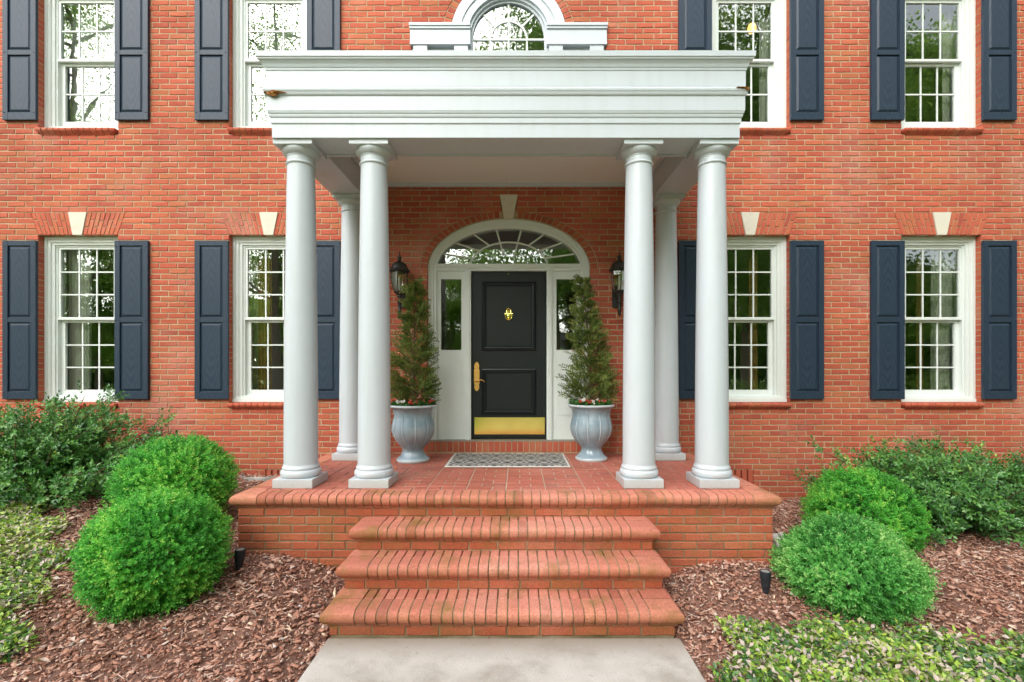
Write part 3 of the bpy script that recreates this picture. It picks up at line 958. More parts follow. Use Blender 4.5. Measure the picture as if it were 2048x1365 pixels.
# fanlight
IA, IB = .485, .305; FZ = 3.098
def fz(a, b2, th): return ell(DCX, ARCH_C + .055, a, b2, th)
rays = [math.pi * (k / 9.0) for k in range(1, 9)]
fl = MB()
mw = .010
th_in = [math.pi * i / 40 for i in range(41)]
fl.strip([fz(IA + mw, IB + mw, t_) for t_ in th_in], [fz(IA - mw, IB - mw, t_) for t_ in th_in], .124, .142)
for th in rays:
    p0 = Vector(fz(IA * .80 if th in (rays[3], rays[4]) else IA * .98, IB * (.45 if th in (rays[3], rays[4]) else .98), th)); p1 = Vector(fz(.90, .475, th))
    d = (p1 - p0).normalized(); nrm = Vector((-d.y, d.x)) * mw
    P4 = [p0 - nrm, p1 - nrm, p1 + nrm, p0 + nrm]
    fl.prism([(p.x, p.y) for p in P4], .1265, .1405)
fan = fl.build("fanlight", M['trim'], house)
TH = [0.0] + rays + [math.pi]
for i in range(9):
    a0, a1 = TH[i], TH[i + 1]
    A = [ell(DCX, ARCH_C, .90, .517, a0 + (a1 - a0) * k / 6) for k in range(7)]
    B = [fz(IA, IB, a0 + (a1 - a0) * k / 6) for k in range(7)]
    A = [(x, max(z, FZ)) for x, z in A]; B = [(x, max(z, FZ - .001)) for x, z in B]
    q = MB(); n = 7
    q.v = [(x, .135, z) for x, z in A] + [(x, .135, z) for x, z in B]
    q.f = [(k, k + 1, n + k + 1, n + k) for k in range(6)]
    q.build("pane", M['glass'], fan)
q = MB(); pts = [fz(IA, IB, t_) for t_ in th_in]
q.v = [(x, .135, max(z, FZ - .001)) for x, z in pts]; q.f = [tuple(range(len(pts)))]
q.build("pane", M['glass'], fan)

# door leaf
dl = MB(); DH0, DH1 = .912, 3.008; dw = .462
dl.box(DCX - dw, DCX + dw, .125, .17, DH0, DH1)
door = dl.build("front_door", M['door'], house)
def dpanel(z0, z1):
    q = MB(); w_ = .345
    def L(d, y): return [(DCX - w_ + d, y, z0 + d), (DCX + w_ - d, y, z0 + d), (DCX + w_ - d, y, z1 - d), (DCX - w_ + d, y, z1 - d)]
    q.skin([L(0, .1255), L(.004, .112), L(.016, .108), L(.024, .118), L(.030, .118), L(.036, .110), L(.050, .112), L(.062, .1235)], False, False)
    q.build("panel_moulding", M['doormould'], door)
    q = MB(); q.skin([L(.060, .1245), L(.064, .1235), L(.070, .1235)], False, True)
    q.build("panel", M['door'], door)
dpanel(2.01, 2.885); dpanel(1.205, 1.785)
q = MB(); q.bbox(DCX - .435, DCX + .452, .119, .1248, .955, 1.172, .002); q.build("kick_plate", M['brass'], door)
# knocker
q = MB(); kx, kz = DCX - .003, 2.45
q.lathe([(.001, -.062), (.012, -.056), (.010, -.045), (.018, -.03)], 12)  # lower finial
q.v = [(kx + x, .112 + y * .6, kz + z) for x, y, z in q.v]
ringp = [(kx + .042 * math.sin(a), .108, kz - .004 - .046 * math.cos(a)) for a in [(-2.2 + 4.4 * i / 20) for i in range(21)]]
q.tube(ringp, .0075, 8)
q.bbox(kx - .052, kx + .052, .104, .124, kz + .022, kz + .036, .003)
q.bbox(kx - .030, kx - .020, .108, .124, kz + .036, kz + .075, .002); q.bbox(kx + .020, kx + .030, .108, .124, kz + .036, kz + .075, .002)
q.tube([(kx - .028, .112, kz + .072), (kx - .015, .110, kz + .088), (kx, .108, kz + .092), (kx + .015, .110, kz + .088), (kx + .028, .112, kz + .072)], .007, 8)
q.tube([(kx, .114, kz + .09), (kx, .114, kz + .108)], [.009, .004], 8)
q.tube([(kx, .114, kz + .03), (kx, .112, kz + .062), (kx, .114, kz + .075)], [.012, .018, .008], 10)
q.skin([[(kx + .030 * math.cos(a) * s_, .120 - .010 * (1 - s_), kz + .0 + .026 * math.sin(a) * s_) for a in [2 * math.pi * i / 16 for i in range(16)]] for s_ in (1, .8, .4)], False, True)
q.build("knocker", M['brass'], door, smooth=True)
# handle plate and lever
q = MB(); hx = DCX - .405
out = [(0, 1.50), (.020, 1.515), (.032, 1.55), (.026, 1.585), (.034, 1.60), (.034, 1.77), (.026, 1.785), (.032, 1.82), (.020, 1.855), (0, 1.872)]
poly = [(hx + x, z) for x, z in out] + [(hx - x, z) for x, z in out[-2:0:-1]]
q.prism(poly, .114, .1255)
q.build("handle_plate", M['brassold'], door)
q = MB(); q.tube([(hx, .115, 1.635), (hx, .075, 1.635), (hx + .02, .068, 1.636), (hx + .055, .066, 1.645), (hx + .08, .068, 1.640), (hx + .10, .070, 1.622), (hx + .092, .071, 1.612)], [.011, .009, .009, .009, .008, .007, .005], 8)
q.tube([(hx, .116, 1.635), (hx, .106, 1.635)], [.024, .020], 12)
q.build("door_handle", M['brassold'], door, smooth=True)
q = MB(); q.tube([(DCX - .005, .126, 2.982), (DCX - .005, .120, 2.982)], .006, 8); q.build("peephole", M['brass'], door)

# ------------------------------------------------------------------ upper arched window
ths = [math.pi * i / 48 for i in range(49)]
def pc(r_, th): return ell(PALC, PALZ, r_, r_, th)
pm = MB()
for (r0, r1, y) in ((.712, .600, -.020), (.602, .575, -.004), (.577, .505, -.012), (.507, .475, .02), (.477, .447, .05)):
    A = [pc(r0, t_) for t_ in ths]; B = [pc(r1, t_) for t_ in ths]
    A = [(PALC + r0, 4.55)] + A + [(PALC - r0, 4.55)] if r0 < .51 else A
    B = [(PALC + r1, 4.55)] + B + [(PALC - r1, 4.55)] if r0 < .51 else B
    pm.strip(A, B, y, .15)
aw = pm.build("arched_window", M['white'], house)
for sx_ in (-1, 1):
    q = MB(); xa, xb = sorted((PALC + sx_ * .470, PALC + sx_ * 1.203))
    # moulded head band
    for (z0, z1, p) in ((5.995, 6.033, .058), (5.965, 5.996, .046), (5.80, 5.966, .030), (5.775, 5.801, .036)):
        q.bbox(xa - (p * .3 if sx_ < 0 else 0), xb + (p * .3 if sx_ > 0 else 0), -p, .14, z0, z1, .003)
    q.build("window_head", M['white'], aw)
    for a in (xa + .03, xb - .20):
        q = MB(); q.bbox(a, a + .17, -.022, .14, 4.55, 5.776, .003); q.build("pilaster", M['white'], aw)
    q = MB(); q.box(xa, xb, .03, .14, 4.55, 5.776); q.build("side_panel", M['white'], aw)
q = MB(); mw = .011
q.strip([pc(.229 + mw, t_) for t_ in ths], [pc(.229 - mw, t_) for t_ in ths], .068, .088)
for th in (math.pi / 4, math.pi / 2, 3 * math.pi / 4):
    r0 = .0 if abs(th - math.pi / 2) < .01 else .23
    p0 = Vector(pc(r0, th)); p1 = Vector(pc(.45, th)); d = (p1 - p0).normalized(); nr = Vector((-d.y, d.x)) * mw
    q.prism([tuple(p0 - nr), tuple(p1 - nr), tuple(p1 + nr), tuple(p0 + nr)], .070, .086)
q.box(PALC - .448, PALC + .448, .066, .084, PALZ - mw, PALZ + mw)
for x in (-.229, 0, .229): q.box(PALC + x - mw, PALC + x + mw, .0695, .0865, 4.6, PALZ)
q.build("muntin", M['trim'], aw)
def sector(r0, r1, a0, a1):
    n = 13
    A = [pc(r1, a0 + (a1 - a0) * k / (n - 1)) for k in range(n)]; B = [pc(r0, a0 + (a1 - a0) * k / (n - 1)) for k in range(n)]
    g = MB(); g.v = [(x, .080, z) for x, z in A] + [(x, .080, z) for x, z in B]
    g.f = [(k, k + 1, n + k + 1, n + k) for k in range(n - 1)]
    g.build("pane", M['glass'], aw)
for k in range(4): sector(.229, .449, k * math.pi / 4, (k + 1) * math.pi / 4)
for k in range(2): sector(.001, .229, k * math.pi / 2, (k + 1) * math.pi / 2)
for xa, xb in ((-.449, -.229), (-.229, 0), (0, .229), (.229, .449)):
    g = MB(); g.add([(PALC + xa, .080, 4.6), (PALC + xb, .080, 4.6), (PALC + xb, .080, PALZ), (PALC + xa, .080, PALZ)], [(0, 1, 2, 3)])
    g.build("pane", M['glass'], aw)

# rooms behind the glass
q = MB()
def room(x0, x1, z0, z1, y0=.26, y1=4.2):
    v = [(x0, y0, z0), (x1, y0, z0), (x1, y1, z0), (x0, y1, z0), (x0, y0, z1), (x1, y0, z1), (x1, y1, z1), (x0, y1, z1)]
    q.add(v, [(4, 7, 6, 5), (1, 5, 6, 2), (2, 6, 7, 3), (3, 7, 4, 0), (0, 1, 2, 3)])
room(-8.3, -1.6, .75, 3.75); room(-1.58, 1.58, .75, 3.95); room(1.6, 8.3, .75, 3.75)
room(-8.3, -1.6, 4.3, 7.2); room(-1.58, 1.58, 4.3, 7.2); room(1.6, 8.3, 4.3, 7.2)
q.build("interior_walls", M['inwall'], house)
q = MB(); q.box(-8.4, 8.4, .16, 4.4, 7.25, 7.4); q.box(-8.4, 8.4, 4.25, 4.4, -.3, 7.25); q.box(-8.4, -8.32, .16, 4.25, -.3, 7.25); q.box(8.32, 8.4, .16, 4.25, -.3, 7.25)
q.build("roof", M['roof'], house)

# ------------------------------------------------------------------ brick entrance porch and steps
porch = thing("brick_steps", "red brick entrance platform with three bullnosed steps down to the path", "steps")
ZP = .735; HALF = 2.275; YF = -2.01; SH = 1.2025
TOPS = [(.175, -2.81), (.361, -2.525), (.548, -2.265)]
FACE = .048
def face_bricks(parent, P, u0, u1, ztop, zbot, start=0.0):
    z = ztop; k = 0
    while z > zbot:
        z0 = z - .0695
        off = (0.115 if k % 2 else 0.0) + start
        xs = [u0]; x = u0 + (off if off > .05 else BL + off)
        while x < u1 - .05:
            xs.append(x); x += BL + .003
        xs.append(u1)
        for i in range(len(xs) - 1):
            a = xs[i] + (0 if i == 0 else .0055); b_ = xs[i + 1] - (0 if i == len(xs) - 2 else .0055)
            q = MB(); add_brick(q, P, a, b_, a, b_, z0 + .0055, z - .0055, .09, .0045, .0014, .002)
            q.build("brick", M['pbrick'], parent)
        z = z0; k += 1
core = MB()
core.box(-HALF + FACE + .007, HALF - FACE - .007, YF + FACE + .007, -.002, -.25, ZP - .02)
plat = core.build("platform", M['pmortar'], porch)
face_bricks(plat, Plane((0, YF + FACE, 0), (1, 0, 0), (0, 0, 1)), -HALF + FACE, HALF - FACE, ZP - .118, .10)
face_bricks(plat, Plane((-HALF + FACE, 0, 0), (0, -1, 0), (0, 0, 1)), .0, -(YF + FACE) - .095, ZP - .118, .16)
face_bricks(plat, Plane((HALF - FACE, 0, 0), (0, 1, 0), (0, 0, 1)), YF + FACE + .095, 0.0, ZP - .118, .02)
def coping_run(parent, x0, x1, y0, y1, ztop, cw, pitch, back=None):
    n = round((x1 - x0 - 2 * cw) / pitch); p = (x1 - x0 - 2 * cw) / n; g = .0044
    mould_block(x0 + cw * .3, x1 - cw * .3, y0, y1, ztop, BULL, 'f', .009, .006).build("coping_mortar", M['pmortar'], parent)
    mould_block(x0, x0 + cw - g, y0, y1 - g, ztop, BULL, 'fl').build("coping_brick", M['coping'], parent, smooth=True)
    mould_block(x1 - cw + g, x1, y0, y1 - g, ztop, BULL, 'fr').build("coping_brick", M['coping'], parent, smooth=True)
    for i in range(n):
        a = x0 + cw + p * i + g + random.uniform(-.001, .001); b_ = x0 + cw + p * (i + 1) - g + random.uniform(-.001, .001)
        mould_block(a, b_, y0, y1 - g, ztop, BULL, 'f', jit=.0018).build("coping_brick", M['coping'], parent, smooth=True)
        if back:
            q = MB(); q.bbox(a, b_, y1 + g, back, ztop - .10, ztop - random.uniform(0, .002), .004)
            q.build("tread_brick", M['coping'], parent)
    return n
coping_run(plat, -HALF, HALF, YF, YF + .19, ZP, .228, .0735)
for sx_ in (-1, 1):
    xa, xb = sorted((sx_ * HALF, sx_ * (HALF - .205)))
    sd_ = 'l' if sx_ < 0 else 'r'
    mould_block(xa, xb, YF + .1, -.003, ZP, BULL, sd_, .007, .006).build("coping_mortar", M['pmortar'], plat)
    n = 24; y0 = YF + .19; L = -y0 - .004
    for i in range(n):
        mould_block(xa, xb - (.004 if sx_ < 0 else 0), y0 + L * i / n + .004, y0 + L * (i + 1) / n - .004, ZP, BULL, sd_, jit=.0015).build("coping_brick", M['coping'], plat, smooth=True)
# paved floor, strips of whole and half bricks
fb = MB(); fb.box(-HALF + .205, HALF - .205, YF + .19, -.003, ZP - .05, ZP - .006)
fb.build("floor_mortar", M['fmortar'], plat)
PF = Plane((0, 0, ZP), (1, 0, 0), (0, 1, 0))
X0, X1, Y0, Y1 = -HALF + .205 + .002, HALF - .205 - .002, YF + .194, -.005
sw = (X1 - X0) / 12; nr = 15; dy = (Y1 - Y0) / nr
rest = MB(); cnt = 0
for j in range(nr):
    for i in range(12):
        a = X0 + sw * i
        cut = a + sw * (.645 if (j + i) % 2 else .355) + random.uniform(-.004, .004)
        for (u0, u1) in ((a, cut), (cut, a + sw)):
            g = .0048
            tgt = MB() if cnt < 296 else rest
            add_brick(tgt, PF, u0 + g, u1 - g, u0 + g, u1 - g, Y0 + dy * j + g, Y0 + dy * (j + 1) - g, .03, .004, .0015, .0016)
            if tgt is not rest: tgt.build("paver", M['paver'], plat)
            cnt += 1
o = rest.build("paver", M['paver'], plat); tag(o, kind='stuff')
# steps
for i, (zt, yt) in enumerate(TOPS):
    zl = TOPS[i - 1][0] if i else 0.0
    yb = TOPS[i + 1][1] + FACE if i < 2 else YF + FACE
    core = MB(); core.box(-SH + FACE + .007, SH - FACE - .007, yt + FACE + .007, YF + FACE + .03, zl - (.12 if i == 0 else .05), zt - .02)
    st = core.build("step", M['pmortar'], porch)
    coping_run(st, -SH, SH, yt, yt + .19, zt, .228, .0735, back=yb + .03)
    for sx_ in (-1, 1):
        xa, xb = sorted((sx_ * SH, sx_ * (SH - .224)))
        mould_block(xa, xb, yt + .194, yb + .03, zt, BULL, 'l' if sx_ < 0 else 'r').build("coping_brick", M['coping'], st, smooth=True)
    bz = zt - .118
    face_bricks(st, Plane((0, yt + FACE, 0), (1, 0, 0), (0, 0, 1)), -SH + FACE, SH - FACE, bz, bz - .06, start=[.06, .15, .2][i])
    face_bricks(st, Plane((-SH + FACE, 0, 0), (0, -1, 0), (0, 0, 1)), -YF - FACE, -(yt + FACE) - .095, bz, bz - .06)
    face_bricks(st, Plane((SH - FACE, 0, 0), (0, 1, 0), (0, 0, 1)), yt + FACE + .095, YF + FACE, bz, bz - .06)

# ------------------------------------------------------------------ portico
port = thing("portico", "white flat-roofed portico with six round columns over the front door", "portico")
ZB = 3.78; PH = 2.025; PYF = -1.80
def sweep(prof):
    q = MB(); loops = []
    for p, z in prof:
        loops.append([(-PH - p, -.012, z), (-PH - p, PYF - p, z), (PH + p, PYF - p, z), (PH + p, -.012, z)])
    q.skin(loops, closed=False)
    return q
arch_prof = [(-.35, ZB), (0, ZB), (0, 3.895), (.004, 3.897), (.010, 3.903), (.010, 3.945), (.016, 3.950), (.020, 3.962), (.020, 3.972), (.026, 3.980), (.030, 3.992), (.030, 3.997)]
a_ = sweep(arch_prof)
# inner face of the beams
loops = []
for z in (ZB, 4.10):
    i_ = -.35
    loops.append([(-PH - i_, -.012, z), (-PH - i_, PYF - i_, z), (PH + i_, PYF - i_, z), (PH + i_, -.012, z)])
a_.skin(loops[::-1], closed=False)
a_.build("architrave", M['white'], port)
sweep([(.030, 3.996), (.0325, 3.999), (.0325, 4.122), (.040, 4.126), (.046, 4.134), (.050, 4.150), (.056, 4.160), (.058, 4.172), (.056, 4.184), (.046, 4.192), (.036, 4.194), (.034, 4.204)]).build("frieze", M['white'], port)
co = sweep([(.034, 4.203), (.036, 4.206), (.036, 4.335), (.042, 4.340), (.044, 4.356), (.050, 4.362), (.058, 4.385), (.072, 4.405), (.084, 4.412), (.086, 4.424), (.094, 4.428), (.096, 4.472), (.085, 4.478), (-.2, 4.50)])
co.build("cornice", M['white'], port)
q = MB(); q.box(-PH + .19, PH - .19, PYF + .19, -.012, 4.46, 4.515); q.build("roof", M['roof'], port)
q = MB()
for xa, xb in ((-PH + .34, -.004), (.004, PH - .34)):
    q = MB(); q.box(xa, xb, PYF + .34, -.012, 4.066, 4.10); q.build("ceiling_panel", M['soffit'], port)
q = MB(); q.box(-.018, .018, PYF + .345, -.012, 4.054, 4.068); q.build("batten", M['soffit'], port)
q = MB(); q.bbox(-PH + .35, PH - .35, -.06, -.012, 4.020, 4.067, .006); q.bbox(-PH + .35, -PH + .385, PYF + .35, -.06, 4.035, 4.067, .006); q.bbox(PH - .385, PH - .35, PYF + .35, -.06, 4.035, 4.067, .006)
q.build("cove_trim", M['white'], port)
q = MB()   # thin seams under the beam
q.box(-.006, .006, PYF + .02, PYF + .33, ZB - .003, ZB + .001)
q.box(-PH + .34, PH - .34, PYF + .325, PYF + .352, ZB - .012, ZB + .002)
for sx_ in (-1, 1):
    xa, xb = sorted((sx_ * (PH - .352), sx_ * (PH - .325)))
    q.box(xa, xb, PYF + .352, -.02, ZB - .012, ZB + .002)
q.build("beam_bead", M['white'], port)

def make_column():
    c = MB(); z0, z1 = ZP + .001, ZB
    prof = [(.1445, z0 + .19)]
    H0, H1 = z0 + .19, 3.60
    prof = []
    for i in range(15):
        t_ = i / 14; r_ = .1445 - .0275 * (t_ ** 1.7)
        prof.append((r_, H0 + (H1 - H0) * t_))
    c.lathe(prof, 48, cap=False)
    col = c.build("column", M['white'], port, smooth=True)
    q = MB(); q.bbox(-.1735, .1735, -.1735, .1735, z0, z0 + .078, .003); q.build("plinth", M['white'], col)
    q = MB(); q.lathe([(.150, z0 + .078)] + [(.150 + .022 * math.cos(a), z0 + .112 + .034 * math.sin(a)) for a in [(-1.4 + 2.8 * i / 10) for i in range(11)]]
                      + [(.157, z0 + .150), (.157, z0 + .166), (.152, z0 + .172), (.147, z0 + .182), (.1447, z0 + .192)], 48, cap=False); q.build("base", M['white'], col, smooth=True)
    q = MB(); q.lathe([(.117, 3.597), (.121, 3.600), (.128, 3.606), (.130, 3.612), (.128, 3.618), (.1195, 3.624), (.1185, 3.668), (.124, 3.672), (.124, 3.680), (.132, 3.684),
                       (.146, 3.694), (.157, 3.710), (.162, 3.726), (.160, 3.737)], 48, cap=False); q.build("capital", M['white'], col, smooth=True)
    q = MB(); q.bbox(-.170, .170, -.170, .170, 3.736, ZB - .0005, .003); q.build("abacus", M['white'], col)
    return col
c0 = make_column()
for i, (x, y) in enumerate([(-1.858, -1.61), (-1.196, -1.61), (1.199, -1.61), (1.858, -1.61), (-1.842, -.306), (1.842, -.306)]):
    o = c0 if i == 0 else copy_tree(c0, port)
    o.location = (x, y, 0)

# rotted corners of the frieze moulding
def rot(name, pts, y, side):
    q = MB(); n = 26
    outl = []
    for i in range(n):
        f = i / n * len(pts); a, b_ = pts[int(f)], pts[(int(f) + 1) % len(pts)]; k = f - int(f)
        outl.append((a[0] + (b_[0] - a[0]) * k + random.uniform(-.003, .003), a[1] + (b_[1] - a[1]) * k + random.uniform(-.003, .003)))
    cx = sum(p[0] for p in outl) / n; cz = sum(p[1] for p in outl) / n
    loops = []
    for s_, dy in ((1.0, .0), (.86, -.012), (.6, -.008), (.3, -.016)):
        loops.append([(cx + (x - cx) * s_, y + dy + random.uniform(-.004, .004), cz + (z - cz) * s_) for x, z in outl])
    q.skin(loops, False, True)
    q.build(name, M['rot'], port)
rot("rotten_wood", [(-2.075, 4.142), (-2.03, 4.120), (-1.985, 4.105), (-1.955, 4.118), (-1.94, 4.132), (-1.86, 4.138), (-1.94, 4.152), (-1.985, 4.165), (-2.03, 4.150)], PYF - .050, -1)
rot("rotten_wood", [(2.035, 4.172), (2.075, 4.150), (2.082, 4.176), (2.07, 4.186), (1.98, 4.184), (1.96, 4.178)], PYF - .056, 1)

# ------------------------------------------------------------------ foliage engine
def leaf_object(name, C, D, Nn, ln_, wd, rnd, mat, parent=None, fold=0.18, six=False):
    """one folded leaf per row: base C, direction D, normal Nn"""
    C = np.asarray(C, np.float32); D = np.asarray(D, np.float32); Nn = np.asarray(Nn, np.float32)
    D = D / (np.linalg.norm(D, axis=1, keepdims=True) + 1e-9)
    Sd = np.cross(D, Nn); Sd /= (np.linalg.norm(Sd, axis=1, keepdims=True) + 1e-9)
    Nn = np.cross(Sd, D)
    n = len(C)
    ln_ = np.broadcast_to(np.asarray(ln_, np.float32), (n,))[:, None]; wd = np.broadcast_to(np.asarray(wd, np.float32), (n,))[:, None]
    up = Nn * wd * fold
    mid = C + D * ln_ * 0.5
    V = np.stack([C, mid + Sd * wd * .5 + up, C + D * ln_, mid - Sd * wd * .5 + up], 1).reshape(-1, 3)
    me = bpy.data.meshes.new(name)
    me.vertices.add(4 * n); me.vertices.foreach_set("co", V.astype(np.float32).ravel())
    # two triangles sharing the midrib
    base = (np.arange(n) * 4)[:, None]
    T = np.concatenate([base + np.array([[0, 1, 2]]), base + np.array([[0, 2, 3]])], 1).reshape(-1).astype(np.int32)
    nf = 2 * n
    me.loops.add(nf * 3); me.loops.foreach_set("vertex_index", T)
    me.polygons.add(nf)
    me.polygons.foreach_set("loop_start", np.arange(0, nf * 3, 3, dtype=np.int32))
    me.polygons.foreach_set("loop_total", np.full(nf, 3, np.int32))
    at = me.attributes.new("rnd", 'FLOAT', 'POINT')
    at.data.foreach_set("value", np.repeat(np.asarray(rnd, np.float32), 4))
    me.materials.append(mat)
    me.update(calc_edges=True)
    return link(name, me, parent)

def unit(a): return a / (np.linalg.norm(a, axis=-1, keepdims=True) + 1e-9)
def rdir(n): return unit(rng.normal(size=(n, 3)))

def sprigs(P, Dr, nleaf, slen, llen, lwid, jitter=.35):
    """opposite leaves up each sprig; returns arrays C,D,N,len,wid and sprig index"""
    n = len(P); C = []; D = []; Nr = []; Ln = []; Wd = []; Id = []
    ref = rdir(n); a = unit(np.cross(Dr, ref)); b = np.cross(Dr, a)
    sl = slen * rng.uniform(.7, 1.25, (n, 1))
    for k in range(nleaf):
        f = (k // 2 + .6) / (nleaf / 2 + .1)
        ang = (k // 2) * 1.57 + (k % 2) * math.pi + rng.uniform(-.3, .3, (n, 1))
        sd_ = a * np.cos(ang) + b * np.sin(ang)
        tip = 0.35 + .5 * f
        d = unit(Dr * tip + sd_ * (1.05 - .35 * f) + rng.normal(size=(n, 3)) * jitter * .4)
        nr = unit(Dr - d * np.sum(Dr * d, 1, keepdims=True) + rng.normal(size=(n, 3)) * .15)
        C.append(P + Dr * sl * f); D.append(d); Nr.append(nr)
        s_ = rng.uniform(.75, 1.2, n) * (1.0 if f < .8 else .8)
        Ln.append(llen * s_); Wd.append(lwid * s_); Id.append(np.arange(n))
    return np.concatenate(C), np.concatenate(D), np.concatenate(Nr), np.concatenate(Ln), np.concatenate(Wd), np.concatenate(Id)

def bumpy(Dv, seeds, amp):
    v = np.zeros(len(Dv))
    for (w_, ph, f) in seeds:
        v += np.sin(Dv @ w_ * f + ph)
    return 1 + amp * v / len(seeds)

def boxwood(label, cx, cy, cz, rx, ry, rz, mat, n=6800, point=0.0, lsz=1.0):
    o = thing("boxwood_shrub", label, "shrub", (cx, cy, 0), "rounded boxwoods beside the steps")
    Dv = rdir(n)
    seeds = [(rng.normal(size=3), rng.uniform(0, 6), f) for f in (2.0, 3.0, 4.5, 6.0)]
    fine = [(rng.normal(size=3), rng.uniform(0, 6), f) for f in (9.0, 12.0, 16.0, 21.0, 26.0)]
    sc = bumpy(Dv, seeds, .10)
    fn = (bumpy(Dv, fine, 1.0) - 1)
    shell = np.where(rng.random(n) < .60, rng.uniform(.90, 1.0, n), rng.uniform(.62, .92, n))
    shell = np.where((shell > .88) & (fn < -.32), shell * rng.uniform(.80, .90, n), shell) + .05 * np.clip(fn, 0, 1)
    stray = rng.random(n) < .015
    shell = np.where(stray, rng.uniform(1.02, 1.10, n), shell)
    r = sc * shell
    top = np.clip(Dv[:, 2], 0, 1)
    rr = np.stack([rx * (1 - point * top), ry * (1 - point * top), rz * (1 + point * .35 * top)], 1)
    P = Dv * rr * r[:, None] + np.array([0, 0, cz])
    Dr = unit(unit(Dv / np.array([rx, ry, rz])) * .80 + np.array([0, 0, .38]) + rng.normal(size=(n, 3)) * .30)
    C, D, Nr, Ln, Wd, Id = sprigs(P, Dr, 10, .072, .0235 * lsz, .0125 * lsz)
    tipf = np.repeat(np.arange(10) // 2, n) / 4.0
    clump = .16 * np.sin(P @ rng.normal(size=3) * 9) + .12 * np.sin(P @ rng.normal(size=3) * 17 + 2)
    rnd = .30 + (clump + .17 * rng.normal(size=n))[Id] + .09 * rng.normal(size=len(C)) + .26 * tipf
    rnd = np.clip(rnd, 0, 1); rnd = np.where((rng.random(n) < .012)[Id], 1.0, rnd)
    keep = C[:, 2] > ground_z(C[:, 0] + cx, C[:, 1] + cy) + .005
    leaf_object("foliage", C[keep], D[keep], Nr[keep], Ln[keep], Wd[keep], rnd[keep], mat, o)
    tw = MB()
    gz = float(ground_z(cx, cy))
    for i in range(26):
        d = rdir(1)[0]; d[2] = abs(d[2]) * .8 + .15; d /= np.linalg.norm(d)
        e = np.array([0, 0, cz]) + d * np.array([rx, ry, rz]) * .66
        b0 = np.array([d[0] * .04, d[1] * .04, gz - .03]); m_ = (b0 + e) / 2 + np.array([d[0] * .05, d[1] * .05, -.03])
        tw.tube([b0, m_, e], [.008, .005, .002], 5)
    tw.build("stem", M['twig'], o)
    return o
boxwood("largest round bright green boxwood in front, left of the brick steps", -2.49, -2.50, .455, .415, .42, .40, M['box'], 6600)
boxwood("green boxwood mound between the dark shrub and the platform, partly behind the largest boxwood", -3.05, -1.52, .72, .455, .43, .385, M['box'], 5600)
boxwood("pale green boxwood with pointed top in front, right of the brick steps", 2.545, -2.42, .30, .465, .44, .315, M['box2'], 6600, point=.22)
boxwood("deep green boxwood mound behind the pointed pale boxwood, near the white pipe cap", 3.36, -1.42, .40, .45, .43, .36, M['box'], 5600, point=.06)

def arching_shrub(label, base, size, n_br, mat, seed, lean, shoot):
    rg = np.random.default_rng(seed)
    o = thing("holly_shrub", label, "shrub", (base[0], base[1], 0), "loose dark shrubs along the wall")
    gz = float(ground_z(base[0], base[1]))
    P = []; Dd = []; st = MB()
    for i in range(n_br):
        th = rg.uniform(0, 2 * math.pi); el = rg.uniform(.05, 1.25)
        d = np.array([math.cos(th) * math.cos(el), math.sin(th) * math.cos(el) * .8, math.sin(el)])
        L = rg.uniform(.75, 1.1)
        tip = d * np.array(size) * L + np.array(lean) * L * rg.uniform(.3, 1.1)
        if i >= n_br - 16:
            tip = np.array(shoot) * rg.uniform(.55, 1.05) + rg.normal(size=3) * np.array([.12, .14, .13])
        b0 = np.array([rg.uniform(-.5, .5) * size[0] * .6, rg.uniform(-.25, .25) * size[1], gz - .03])
        end = b0 + tip
        end[1] = min(end[1], -base[1] - .06)
        midp = b0 + (end - b0) * .5 + np.array([0, 0, .16 * size[2]])
        ts = np.linspace(0, 1, 9)
        pts = [(1 - t_) ** 2 * b0 + 2 * t_ * (1 - t_) * midp + t_ ** 2 * end for t_ in ts]
        st.tube(pts, list(np.linspace(.011, .002, 9)), 5)
        for k in range(26):
            t_ = rg.uniform(.22, 1.0)
            p = (1 - t_) ** 2 * b0 + 2 * t_ * (1 - t_) * midp + t_ ** 2 * end
            tan = 2 * (1 - t_) * (midp - b0) + 2 * t_ * (end - midp); tan /= np.linalg.norm(tan) + 1e-9
            sd_ = rg.normal(size=3); sd_ -= tan * sd_.dot(tan); sd_ /= np.linalg.norm(sd_)
            dd = tan * rg.uniform(.4, 1.0) + sd_ * .7 + np.array([0, 0, .12]); dd /= np.linalg.norm(dd)
            P.append(p + sd_ * rg.uniform(0, .05)); Dd.append(dd)
    P = np.array(P); Dd = np.array(Dd)
    C, D, Nr, Ln, Wd, Id = sprigs(P, Dd, 10, .13, .043, .022, .5)
    Nr = unit(Nr * .7 + np.array([0, -.15, .6]))
    rnd = np.clip(.40 + .17 * rng.normal(size=len(P))[Id] + .13 * rng.normal(size=len(C)), 0, 1)
    keep = (C[:, 1] + base[1] < -.03) & (C[:, 2] > ground_z(C[:, 0] + base[0], C[:, 1] + base[1]) + .01)
    leaf_object("foliage", C[keep], D[keep], Nr[keep], Ln[keep], Wd[keep], rnd[keep], mat, o)
    st.build("stem", M['twig'], o)
arching_shrub("dark green loose shrub with arching branches below the first lower window", (-5.0, -.85), (1.05, .75, 1.06), 170, M['holly'], 3, (.40, 0, .12), (1.25, .05, .78))
arching_shrub("dark green spreading shrub against the wall behind the two smaller boxwoods by the window", (4.75, -.98), (1.3, .95, .84), 200, M['holly'], 5, (-.24, -.12, .05), (-1.25, -.05, .70))

